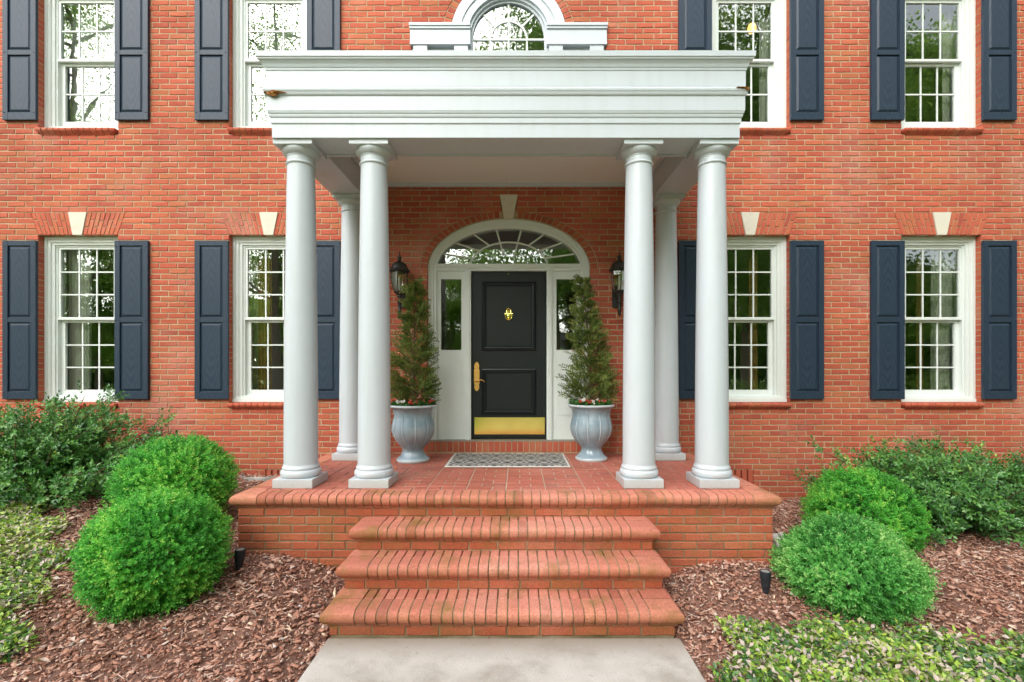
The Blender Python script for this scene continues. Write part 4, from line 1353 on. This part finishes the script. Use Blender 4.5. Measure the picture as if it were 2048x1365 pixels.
# ------------------------------------------------------------------ mulch and ground cover
def in_poly(px, py, poly):
    ins = np.zeros(len(px), bool); n = len(poly); j = n - 1
    for i in range(n):
        xi, yi = poly[i]; xj, yj = poly[j]
        c = ((yi > py) != (yj > py)) & (px < (xj - xi) * (py - yi) / (yj - yi + 1e-12) + xi)
        ins ^= c; j = i
    return ins

def make_mulch():
    n = 140000
    x = rng.uniform(-7.2, 7.2, n); y = rng.uniform(-4.0, -.02, n)
    ax = np.abs(x)
    ok = ~((ax < 2.24) & (y > -1.97)) & ~((ax < 1.17) & (y > -2.80)) & ~((x > -1.10 + .05 * np.sin(y * 9)) & (x < 1.15) & (y <= -2.70) & ~((rng.random(n) < .02) | ((y > -2.84 - .05 * rng.random(n)) & (rng.random(n) < .8)) | ((np.abs(x) > 1.05) & (rng.random(n) < .35))))
    # thinner where things hide it
    x = x[ok]; y = y[ok]
    keep = (rng.random(len(x)) < np.where(np.abs(x) > 5.2, .45, 1.0))
    x = x[keep]; y = y[keep]; n = len(x)
    big = rng.random(n)
    L = np.where(big > .93, rng.uniform(.045, .08, n), np.where(rng.random(n) < .45, rng.uniform(.008, .02, n), rng.uniform(.018, .046, n))); W = L * rng.uniform(.22, .62, n); T = rng.uniform(.003, .010, n)
    stick = rng.random(n) < .06
    W = np.where(stick, .005, W); L = np.where(stick, L * 1.9, L); T = np.where(stick, .004, T)
    z = ground_z(x, y) + rng.uniform(.0, .030, n)
    yaw = rng.uniform(0, 2 * math.pi, n); p1 = rng.normal(0, .30, n); p2 = rng.normal(0, .30, n)
    a = np.stack([np.cos(yaw) * np.cos(p1), np.sin(yaw) * np.cos(p1), np.sin(p1)], 1)
    up = unit(np.stack([np.sin(p2) * -np.sin(yaw), np.sin(p2) * np.cos(yaw), np.cos(p2)], 1))
    b = unit(np.cross(up, a)); c = np.cross(a, b)
    C = np.stack([x, y, z], 1)
    V = np.zeros((n, 8, 3), np.float32)
    sg = [(-1, -1), (1, -1), (1, 1), (-1, 1)]
    for k, (su, sv) in enumerate(sg):
        ju = rng.uniform(.55, 1.15, (n, 1)); jv = rng.uniform(.45, 1.15, (n, 1))
        base = C + a * (su * L[:, None] * .5 * ju) + b * (sv * W[:, None] * .5 * jv)
        V[:, k] = base - c * T[:, None] * .5
        V[:, 4 + k] = base * 1.0 + c * T[:, None] * .5 - (a * su * L[:, None] + b * sv * W[:, None]) * .05
    F = np.array([[0, 3, 2, 1], [4, 5, 6, 7], [0, 1, 5, 4], [1, 2, 6, 5], [2, 3, 7, 6], [3, 0, 4, 7]])
    idx = (np.arange(n)[:, None, None] * 8 + F[None]).reshape(-1).astype(np.int32)
    me = bpy.data.meshes.new("mulch"); me.vertices.add(8 * n); me.vertices.foreach_set("co", V.ravel())
    nf = 6 * n
    me.loops.add(4 * nf); me.loops.foreach_set("vertex_index", idx)
    me.polygons.add(nf); me.polygons.foreach_set("loop_start", np.arange(0, 4 * nf, 4, dtype=np.int32)); me.polygons.foreach_set("loop_total", np.full(nf, 4, np.int32))
    at = me.attributes.new("rnd", 'FLOAT', 'POINT')
    rn = np.clip(rng.beta(1.3, 1.35, n), 0, 1); rn = np.where(stick, rng.uniform(.75, .97, n), rn)
    at.data.foreach_set("value", np.repeat(rn.astype(np.float32), 8))
    me.materials.append(M['mulch']); me.update(calc_edges=True)
    tag(link("mulch", me), "reddish brown bark mulch covering the beds beside the steps", kind='stuff')
make_mulch()

def cover(name, label, poly, n, h, mean):
    xs = np.array([p[0] for p in poly]); ys = np.array([p[1] for p in poly])
    x = rng.uniform(xs.min(), xs.max(), n * 3); y = rng.uniform(ys.min(), ys.max(), n * 3)
    x2 = x + .09 * np.sin(y * 13) + rng.normal(0, .035, len(x)); y2 = y + .07 * np.sin(x * 11) + rng.normal(0, .035, len(x))
    k = in_poly(x2, y2, poly); x = x[k][:n]; y = y[k][:n]; n = len(x)
    pn = np.sin(x * 3.1 + 1.0) * np.cos(y * 3.7) + .6 * np.sin(x * 7.7 + y * 5.2)
    z = ground_z(x, y) + rng.uniform(.01, h, n) * (1 + .3 * pn)
    P = np.stack([x, y, z], 1)
    D = rdir(n); D[:, 2] = np.abs(D[:, 2]) * .45 + .05; D = unit(D)
    Nr = unit(np.array([0, -.2, 1.0]) + rng.normal(size=(n, 3)) * .35)
    s_ = rng.uniform(.5, 1.35, n)
    rnd = np.clip(mean + .17 * pn + .28 * rng.normal(size=n), 0, .84)
    rnd = np.where(rng.random(n) < .20, rng.uniform(.86, 1, n), rnd)
    tag(leaf_object(name, P, D, Nr, .040 * s_, .021 * s_, rnd, M['cover']), label, kind='stuff')
cover("groundcover", "low yellow green ground cover spilling beside the largest boxwood",
      [(-6.8, -.95), (-5.5, -.98), (-4.6, -1.20), (-4.05, -1.65), (-3.62, -2.1), (-3.28, -2.55), (-3.02, -3.0), (-2.80, -3.5), (-6.8, -3.5)], 64000, .11, .50)
cover("groundcover", "low glossy green ground cover along the path in front of the pointed boxwood",
      [(1.22, -3.7), (1.30, -3.15), (1.42, -2.88), (1.66, -2.78), (2.1, -2.80), (2.7, -2.93), (3.3, -3.02), (4.2, -3.05), (4.2, -3.7)], 18000, .095, .37)

# fallen oak leaves
def fallen_leaves():
    n = 60
    x = np.where(rng.random(n) < .5, rng.uniform(-3.4, -1.2, n), rng.uniform(1.25, 4.4, n)); y = rng.uniform(-3.3, -2.1, n)
    P = np.stack([x, y, ground_z(x, y) + .035], 1); D = rdir(n); D[:, 2] *= .2
    tag(leaf_object("leaf_litter", P, D, unit(np.array([0, 0, 1.0]) + rng.normal(size=(n, 3)) * .3), rng.uniform(.05, .10, n), rng.uniform(.025, .05, n), rng.uniform(.78, .97, n), M['mulch'], fold=.35),
        "dry brown fallen leaves lying on the mulch", kind='stuff')
fallen_leaves()

# ------------------------------------------------------------------ urns with cypress and flowers
def make_urn(label, x, y):
    u = thing("planter_urn", label, "urn", (x, y, ZP + .001), "glazed urns flanking the front door")
    nlob = 10
    def mod(a, z):
        k = (a * nlob / (2 * math.pi)) % 1.0; d = min(k, 1 - k)
        amt = min(1.0, max(0.0, (z - .05) / .05)) * min(1.0, max(0, (.60 - z) / .04))
        return 1 + amt * (-.03 + .050 * math.exp(-(d / .055) ** 2) + .045 * math.sin(math.pi * k) ** .8)
    prof = [(.0, .0), (.178, .0), (.186, .010), (.186, .028), (.176, .040), (.158, .052), (.135, .075), (.118, .105), (.112, .130), (.120, .150), (.150, .185), (.190, .235),
            (.222, .290), (.238, .345), (.240, .390), (.230, .440), (.216, .490), (.212, .530), (.222, .570), (.242, .600), (.262, .612), (.270, .620), (.270, .632), (.262, .640), (.248, .638), (.236, .610), (.225, .585), (.0, .580)]
    q = MB(); q.lathe(prof, 240, mod=mod, cap=False)
    q.build("urn_body", M['glaze'], u, smooth=True)
    q = MB(); q.lathe([(.226, .590), (.12, .600), (.0, .603)], 32, cap=False); q.build("soil", M['soil'], u)
    return u
URN = [(-1.085, -.49), (.950, -.40)]
make_urn("grey blue glazed urn planter left of the door, nearer the steps, lantern above it", *URN[0])
make_urn("grey blue glazed urn planter right of the door beside the mat", *URN[1])

def make_cypress(label, x, y, H, R0, seed, lean):
    rg = np.random.default_rng(seed)
    o = thing("cypress_tree", label, "potted tree", (x, y, ZP + .60), "potted cypresses flanking the front door")
    n = 430
    C = []; D = []; Nr = []; Ln = []; Wd = []; Rn = []; st = MB()
    axis = lambda z: np.array([lean * (z / H) ** 1.6, 0, z])
    st.tube([axis(H * k / 8) for k in range(9)], list(np.linspace(.016, .003, 9)), 6)
    for i in range(n):
        f = rg.random() ** 1.25
        z = .10 + (H - .12) * f
        th = rg.uniform(0, 2 * math.pi)
        env = R0 * min(1.0, .70 + 2.2 * (z - .1) / H) * (1 - f) ** 1.3 * (1.16 + .44 * math.sin(3 * th + 5 * z) * math.cos(9 * z + seed))
        rr = env * rg.uniform(.25, .95) + .008
        b0 = axis(z) + np.array([math.cos(th) * rr * .65, math.sin(th) * rr * .65, -.02])
        el = rg.uniform(.35, 1.0)
        d = np.array([math.cos(th) * math.cos(el), math.sin(th) * math.cos(el), math.sin(el)]) + rg.normal(size=3) * .15
        d /= np.linalg.norm(d)
        L = rg.uniform(.13, .24) * (1 - .35 * f)
        if i % 4 == 0: st.tube([axis(max(z - .1, .03)), b0, b0 + d * L * .7], [.005, .003, .0015], 4)
        side = np.cross(d, rg.normal(size=3)); side /= np.linalg.norm(side); nn_ = np.cross(d, side)
        base_r = np.clip(.42 + .2 * rg.normal(), 0, 1)
        for k in range(13):
            t_ = (k + 1) / 13; sgn = 1 if k % 2 else -1
            p = b0 + d * L * t_ + np.array([0, 0, -.03]) * t_ * t_
            ld = d * .85 + side * sgn * .62 + nn_ * rg.uniform(-.35, .35)
            l_ = L * .46 * (1.1 - t_ * .65)
            for m_ in range(2):
                pp = p + ld * l_ * .38 * m_
                dd = ld + (side * sgn * .7 + nn_ * rg.uniform(-.5, .5)) * (m_ * .6)
                C.append(pp); D.append(dd); Nr.append(nn_ + rg.normal(size=3) * .3); Ln.append(l_ * (.8 if m_ == 0 else .6)); Wd.append(.0125)
                Rn.append(np.clip(base_r + .12 * rg.normal() + (.25 if t_ > .9 else 0) * rg.random(), 0, 1))
    leaf_object("foliage", np.array(C), np.array(D), np.array(Nr), np.array(Ln), np.array(Wd), np.array(Rn), M['conifer'], o, fold=.3)
    st.build("trunk", M['twig'], o)
make_cypress("slim olive green cypress growing in the urn nearer the steps, lantern behind it", URN[0][0], URN[0][1], 1.44, .345, 21, .02)
make_cypress("slim olive cypress bending its tip toward the door, in the urn beside the mat", URN[1][0], URN[1][1], 1.49, .355, 44, -.10)

def make_flowers(label, x, y, seed):
    rg = np.random.default_rng(seed)
    o = thing("bedding_flowers", label, "flowers", (x, y, ZP + .60), "bedding flowers in the urns")
    n = 190
    th = rg.uniform(0, 2 * math.pi, n); r = rg.uniform(.10, .235, n)
    P = np.stack([np.cos(th) * r, np.sin(th) * r, rg.uniform(.0, .05, n)], 1)
    Dr = unit(np.stack([np.cos(th) * .5, np.sin(th) * .5, np.ones(n)], 1) + rg.normal(size=(n, 3)) * .35)
    C, D, Nr, Ln, Wd, Id = sprigs(P, Dr, 6, .045, .036, .026, .5)
    leaf_object("foliage", C, D, Nr, Ln, Wd, rg.random(len(C)), M['flowerleaf'], o)
    for colr, k in (('red', 11), ('petal', 8)):
        for i in range(k):
            a = -math.pi / 2 + rg.uniform(-1.5, 1.5); rr = rg.uniform(.15, .24)
            c = np.array([math.cos(a) * rr, math.sin(a) * rr, rg.uniform(.06, .09)])
            up = unit(np.array([math.cos(a) * .4, math.sin(a) * .7, .6]))
            m_ = 14; d = rdir(m_); d = unit(d - up * (d @ up)[:, None] * .7)
            leaf_object("blossom", c + d * .002 + rg.normal(size=(m_, 3)) * .006, d + up * .5, np.tile(up, (m_, 1)), np.full(m_, .022), np.full(m_, .020), rg.random(m_), M[colr], o)
make_flowers("red and white bedding flowers round the cypress in the urn nearer the steps", *URN[0], 5)
make_flowers("red and white bedding flowers round the leaning cypress in the urn beside the mat", *URN[1], 6)

# door mat
q = MB(); q.bbox(-.665, .665, -.41, .41, 0, .012, .004)
tag(q.build("door_mat", M['mat'], loc=(-.005, -.475, ZP + .004)), "flat black and white lattice patterned mat before the front door", "mat")

# ------------------------------------------------------------------ lanterns
def make_lantern(label, x, z):
    """z = middle of the glass"""
    o = thing("wall_lantern", label, "lantern", (x, -.18, z), "black lanterns beside the front door")
    q = MB()
    q.bbox(-.055, .055, .150, .179, -.30, -.02, .006)
    q.build("back_plate", M['iron'], o)
    q = MB(); q.tube([(0, .155, -.20), (0, .11, -.225), (0, .05, -.215), (0, .0, -.19)], .013, 8); q.build("bracket", M['iron'], o, smooth=True)
    q = MB(); q.lathe([(.001, .365), (.006, .35), (.005, .33), (.012, .318), (.012, .306), (.026, .296), (.028, .282), (.018, .272), (.020, .248), (.034, .236), (.062, .222), (.088, .195), (.100, .165), (.104, .150),
                       (.122, .140), (.128, .130), (.124, .120), (.104, .118), (.0, .118)], 32); q.build("roof", M['iron'], o, smooth=True)
    n = 6
    def ringpt(r_, z_, k, dphi=0): a = 2 * math.pi * (k + .5) / n + dphi; return (r_ * math.cos(a), r_ * math.sin(a), z_)
    lev = [(.096, .118), (.100, .06), (.094, -.01), (.080, -.07), (.060, -.122)]
    q = MB()
    for k in range(n): q.tube([ringpt(r_ + .002, z_, k) for r_, z_ in lev], .0055, 6)
    q.lathe([(.103, .118), (.103, .108), (.096, .108)], 24, cap=False)
    q.build("cage", M['iron'], o, smooth=True)
    for k in range(n):
        g = MB(); g.skin([[ringpt(r_, z_, k + .02), ringpt(r_, z_, k + .98)] for r_, z_ in lev], closed=False); g.build("pane", M['lampglass'], o)
    q = MB(); q.lathe([(.062, -.118), (.066, -.126), (.058, -.138), (.040, -.150), (.030, -.165), (.034, -.178), (.022, -.188), (.020, -.235), (.027, -.243), (.027, -.255), (.020, -.263), (.018, -.33), (.026, -.342), (.026, -.356), (.018, -.366),
                       (.020, -.400), (.013, -.418), (.001, -.43)], 24); q.build("tail", M['iron'], o, smooth=True)
    q = MB(); q.lathe([(.012, -.12), (.012, .0), (.001, .0)], 12); q.lathe([(.010, .0), (.017, .022), (.012, .05), (.001, .07)], 12); q.build("candle", M['blind'], o, smooth=True)
LZc = 2.83
make_lantern("black six sided coach lantern mounted left of the door, half behind a column", -1.318, LZc)
make_lantern("black six sided coach lantern mounted right of the door, beside the leaning cypress", 1.322, LZc + .01)

# ------------------------------------------------------------------ small garden things
def spot(label, x, y, tilt):
    z = float(ground_z(x, y))
    o = thing("garden_spotlight", label, "garden light", (x, y, z), "small black spotlights in the mulch")
    q = MB(); q.lathe([(.0, .175), (.030, .175), (.036, .180), (.0395, .178), (.040, .120), (.034, .112), (.033, .075), (.026, .068), (.024, .03), (.0, .025)], 24)
    q.v = [(vx + (vz - .02) * tilt, vy, vz) for vx, vy, vz in q.v]
    q.build("lamp_head", M['plastic'], o, smooth=True)
    q = MB(); q.lathe([(.014, .04), (.012, .0), (.004, -.08)], 10); q.build("spike", M['plastic'], o)
    q = MB(); q.lathe([(.0, .1765), (.029, .1765)], 20, cap=False); q.v = [(vx + (vz - .02) * tilt, vy, vz) for vx, vy, vz in q.v]
    q.build("lens", M['galv'], o)
spot("small black spotlight tilted in the mulch beside the largest boxwood", -2.085, -2.2, .10)
spot("small black spotlight standing in the mulch beside the pale pointed boxwood", 1.935, -2.42, -.03)
q = MB()
q.bbox(-.062, .062, -.062, .062, -.06, .085, .01); q.lathe([(.068, .075), (.072, .082), (.072, .096), (.060, .108), (.0, .110)], 20); q.bbox(-.028, .012, -.07, -.02, .108, .145, .006)
pz = float(ground_z(2.385, -1.78))
tag(q.build("pipe_cap", M['pvc'], loc=(2.385, -1.78, pz + .05)), "small off white plastic pipe cap at the platform corner", "pipe cap")
# steel well ring before the vent
q = MB(); loops = []
wz = float(ground_z(-2.9, -.2))
th = [math.pi + math.pi * i / 24 for i in range(25)]
for r_, z_ in ((.30, wz - .05), (.30, wz + .05), (.308, wz + .058), (.312, wz + .05), (.312, wz - .05)):
    loops.append([(-2.96 + r_ * math.cos(a), -.02 + r_ * .95 * math.sin(a), z_) for a in th])
q.skin(loops, closed=False)
tag(q.build("steel_well_ring", M['galv'], smooth=True), "grey steel half ring round the wall vent beside the platform", "metal ring")

# ------------------------------------------------------------------ curtains and shades
def curtain(name, label, x0, x1, z0, z1, mat, y=.30, folds=7, amp=.022, group=None):
    q = MB(); n = folds * 10
    rows = 5; seedp = random.uniform(0, 6)
    for j in range(rows):
        z = z1 + (z0 - z1) * j / (rows - 1)
        for i in range(n + 1):
            f = i / n
            q.v.append((x0 + (x1 - x0) * f, y + amp * math.sin(f * folds * 2 * math.pi + seedp + .25 * math.sin(j)) * (.6 + .4 * j / rows), z))
    for j in range(rows - 1):
        for i in range(n): q.f.append((j * (n + 1) + i, j * (n + 1) + i + 1, (j + 1) * (n + 1) + i + 1, (j + 1) * (n + 1) + i))
    return tag(q.build(name, mat, smooth=True), label, "curtain", group)
W1, W2, W3, W4 = WX
curtain("curtain", "white sheer curtain behind the lower window above the arching shrub", W1 - .40, W1 - .10, 1.3, 3.5, M['sheer'])
curtain("curtain", "gold drape behind the lower window by the column, on the shrub side", W2 - .30, W2 - .12, 1.3, 3.5, M['gold'], folds=4)
curtain("curtain", "pale sheer edge beside the gold drape behind the lower window near the column", W2 - .42, W2 - .29, 1.3, 3.5, M['sheer'], y=.33, folds=3)
curtain("curtain", "gold drape with fringe behind the lower window right of the portico", W3 + .13, W3 + .24, 1.3, 3.5, M['gold'], folds=3)
curtain("curtain", "white sheer curtain behind the lower window at the far right", W4 + .13, W4 + .42, 1.3, 3.5, M['sheer'])
curtain("curtain", "tan drape beside the white sheer in the far right lower window", W4 - .02, W4 + .06, 1.3, 3.5, M['gold'], y=.34, folds=2)
curtain("curtain", "pale curtain behind the upper window over the portico end, lamp beside it", W3 + .27, W3 + .46, 4.6, 6.7, M['sheer'], folds=5)
curtain("curtain", "narrow pale curtain behind the upper window at the far right", W4 + .26, W4 + .44, 4.6, 6.7, M['sheer'], folds=4)
def shade(label, cx, z0, z1):
    q = MB(); n = 12
    for i in range(n):
        a = z0 + (z1 - z0) * i / n; b_ = z0 + (z1 - z0) * (i + 1) / n
        q.add([(cx - .42, .285, a), (cx + .42, .285, a), (cx + .42, .275, b_ - .006), (cx - .42, .275, b_ - .006)], [(0, 1, 2, 3)])
        q.add([(cx - .42, .275, b_ - .006), (cx + .42, .275, b_ - .006), (cx + .42, .285, b_), (cx - .42, .285, b_)], [(0, 1, 2, 3)])
    return tag(q.build("window_shade", M['blind']), label, "window shade", "white shades in upper windows")
shade("white shade covering the upper window at the far left", W1, 4.7, 6.6)
shade("white pleated shade in the upper window beside the portico's left end", W2, 4.7, 6.6)
lamp = thing("wall_lamp", "warm lit lamp glowing inside the upper window right of the portico", "lamp", (3.48, 1.0, 6.70))
q = MB(); q.lathe([(.0, -.07), (.045, -.05), (.06, 0), (.045, .05), (.0, .07)], 16); q.build("bulb", M['bulb'], lamp, smooth=True)
q = MB(); q.tube([(0, 0, .06), (0, 0, .6)], .012, 8); q.build("rod", M['brassold'], lamp)

# ------------------------------------------------------------------ across the lawn (seen in the window glass)
def make_tree(seed, H, CR, nb=26, m_=62, ls=1.0):
    rg = np.random.default_rng(seed)
    o = thing("broadleaf_tree", "tall leafy tree across the lawn, mirrored in the window glass", "tree", (0, 0, -.05), "trees across the lawn mirrored in the glass")
    st = MB()
    st.tube([(0, 0, -.2), (.1, .05, H * .25), (-.05, .1, H * .55), (.1, 0, H * .9)], [.34, .26, .17, .04], 10)
    P = []
    for i in range(nb):
        z = H * rg.uniform(.18, .9); th = rg.uniform(0, 6.28); L = CR * (1.05 - .55 * abs(z / H - .45)) * rg.uniform(.6, 1.1)
        e = np.array([math.cos(th) * L, math.sin(th) * L, z + L * rg.uniform(.05, .5)])
        b0 = np.array([0, 0, z]); md = (b0 + e) / 2 + np.array([0, 0, .3])
        st.tube([b0, md, e], [.10, .06, .015], 6)
        for k in range(11):
            t_ = rg.uniform(.3, 1.05)
            P.append((1 - t_) ** 2 * b0 + 2 * t_ * (1 - t_) * md + t_ ** 2 * e + rg.normal(size=3) * np.array([.7, .7, .45]))
    P = np.array(P)
    C = np.repeat(P, m_, 0) + rg.normal(size=(len(P) * m_, 3)) * np.array([.75, .75, .42])
    n = len(C); D = unit(rg.normal(size=(n, 3)) + np.array([0, 0, -.3])); Nr = unit(rg.normal(size=(n, 3)) + np.array([0, 0, .8]))
    rn = np.clip(np.repeat(rg.uniform(.15, .75, len(P)), m_) + rg.normal(size=n) * .13, 0, 1)
    leaf_object("crown", C, D, Nr, ls * rg.uniform(.22, .38, n), ls * rg.uniform(.12, .2, n), rn, M['tree'], o)
    st.build("trunk", M['bark'], o, smooth=True)
    return o
T1 = make_tree(1, 16, 5.2, 30, 100); T2 = make_tree(2, 23, 6.6, 42, 190, .75); T3 = make_tree(3, 25, 5.5, 24, 120, .5)
spots_ = [(T1, -13, -25, .72), (T1, -4.2, -25, .55), (T2, 2.6, -25, 1.0), (T2, 14, -23, 1.02), (T2, 26, -22, 1.0), (T3, -24, -20, 1.0), (T3, -13.5, -21, .95), (T1, -27, -25, .75), (T1, 37, -15, 1.1), (T1, -38, -25, 1.1), (T1, -16, -40, 1.2), (T2, 9, -41, 1.1), (T1, 42, -27, 1.3), (T1, -47, -14, 1.1), (T1, 23, -36, 1.2)]
used = set()
for i, (p, x, y, s_) in enumerate(spots_):
    if id(p) not in used:
        used.add(id(p)); o = p
    else: o = copy_tree(p)
    o.location = (x, y, -.05); o.rotation_euler.z = i * 1.3; o.scale = (s_, s_, s_)

# clipped understorey and azalea mirrored low in the panes
def lawn_bush(name, label, x, y, r, mat, mat2=None):
    o = thing(name, label, "shrub", (x, y, -.05))
    n = 2600; Dv = rdir(n); Dv[:, 2] = np.abs(Dv[:, 2])
    C = Dv * np.array([r * 1.5, r, r]) * rng.uniform(.6, 1.05, (n, 1))
    D = unit(Dv + rng.normal(size=(n, 3)) * .7)
    leaf_object("foliage", C, D, unit(rng.normal(size=(n, 3)) + np.array([0, 0, .7])), rng.uniform(.09, .16, n), rng.uniform(.05, .09, n), rng.random(n), mat, o)
    if mat2 is not None:
        n = 1500; Dv = rdir(n); Dv[:, 2] = np.abs(Dv[:, 2])
        leaf_object("blossom", Dv * np.array([r * 1.5, r, r]) * 1.03, unit(Dv + rng.normal(size=(n, 3)) * .5), Dv, np.full(n, .11), np.full(n, .09), rng.random(n), mat2, o)
    return o
lawn_bush("azalea_shrub", "pink flowering azalea mirrored in the far right lower window", 12.2, -8.6, .9, M['box'], M['pink'])
for i, (x, y, r) in enumerate([(-13, -11, 1.5), (17, -13, 1.7), (-6, -21, 1.6), (6, -20, 1.4), (-24, -12, 2.0), (25, -12, 1.9), (10, -15, 1.3)]):
    lawn_bush("lawn_shrub", "leafy shrub across the lawn, mirrored low in the window glass", x, y, r, M["tree"])["group"] = "shrubs across the lawn"

# wood beyond the lawn, one mass that closes the horizon
def woods():
    rg = np.random.default_rng(77); n = 70000
    a = rg.uniform(R(196), R(344), n); d = rg.uniform(46, 60, n)
    h = rg.random(n) ** .8 * (6 + 1.8 * np.sin(a * 9) + 1.5 * np.sin(a * 23 + 1)) 
    C = np.stack([np.cos(a) * d * 1.7, np.sin(a) * d + 3, h - .05], 1)
    D = unit(rg.normal(size=(n, 3))); Nr = unit(rg.normal(size=(n, 3)) + np.array([0, .8, .8]))
    rn = np.clip(.40 + .2 * np.sin(a * 40 + h) + .15 * rg.normal(size=n), 0, 1)
    tag(leaf_object("woods", C, D, Nr, rg.uniform(.7, 1.3, n), rg.uniform(.45, .8, n), rn, M['tree']), "far leafy woods closing the lawn, mirrored in the glass", kind='stuff')
woods()

# neighbour house mirrored in the sidelights
nb_ = thing("neighbour_house", "low red brick house with grey gabled roof across the lawn, mirrored in the sidelights", "house", (0, -46, -.05))
q = MB(); q.box(-11, 11, -8, 0, 0, 3.2); q.prism([(-4.2, 3.2), (4.2, 3.2), (0, 6.0)], .02, .6); q.build("wall", M['brick'], nb_)
q = MB(); q.add([(-11.4, .5, 3.1), (11.4, .5, 3.1), (11.4, -4, 6.2), (-11.4, -4, 6.2), (-11.4, -8.5, 3.1), (11.4, -8.5, 3.1)], [(0, 1, 2, 3), (3, 2, 5, 4)])
q.add([(-4.7, .75, 3.0), (0, .75, 6.2), (0, -4, 6.2), (-4.7, -2, 3.0), (4.7, .75, 3.0), (4.7, -2, 3.0)], [(0, 1, 2, 3), (1, 4, 5, 2)])
q.build("roof", M['roof'], nb_)
for s_ in (-1, 1):
    q = MB(); q.prism([(s_ * 4.7, 2.85), (s_ * 4.7, 3.1), (0, 6.3), (0, 6.0)], .76, .86); q.build("gable_trim", M['white'], nb_)
for x in (-8, -1.8, 1.8, 8):
    q = MB(); q.box(x - .55, x + .55, .0, .66, .9, 2.5); f_ = q.build("window", M['white'], nb_)
    q = MB(); q.box(x - .45, x + .45, .0, .68, 1.0, 2.4); q.build("pane", M['dark'], f_)
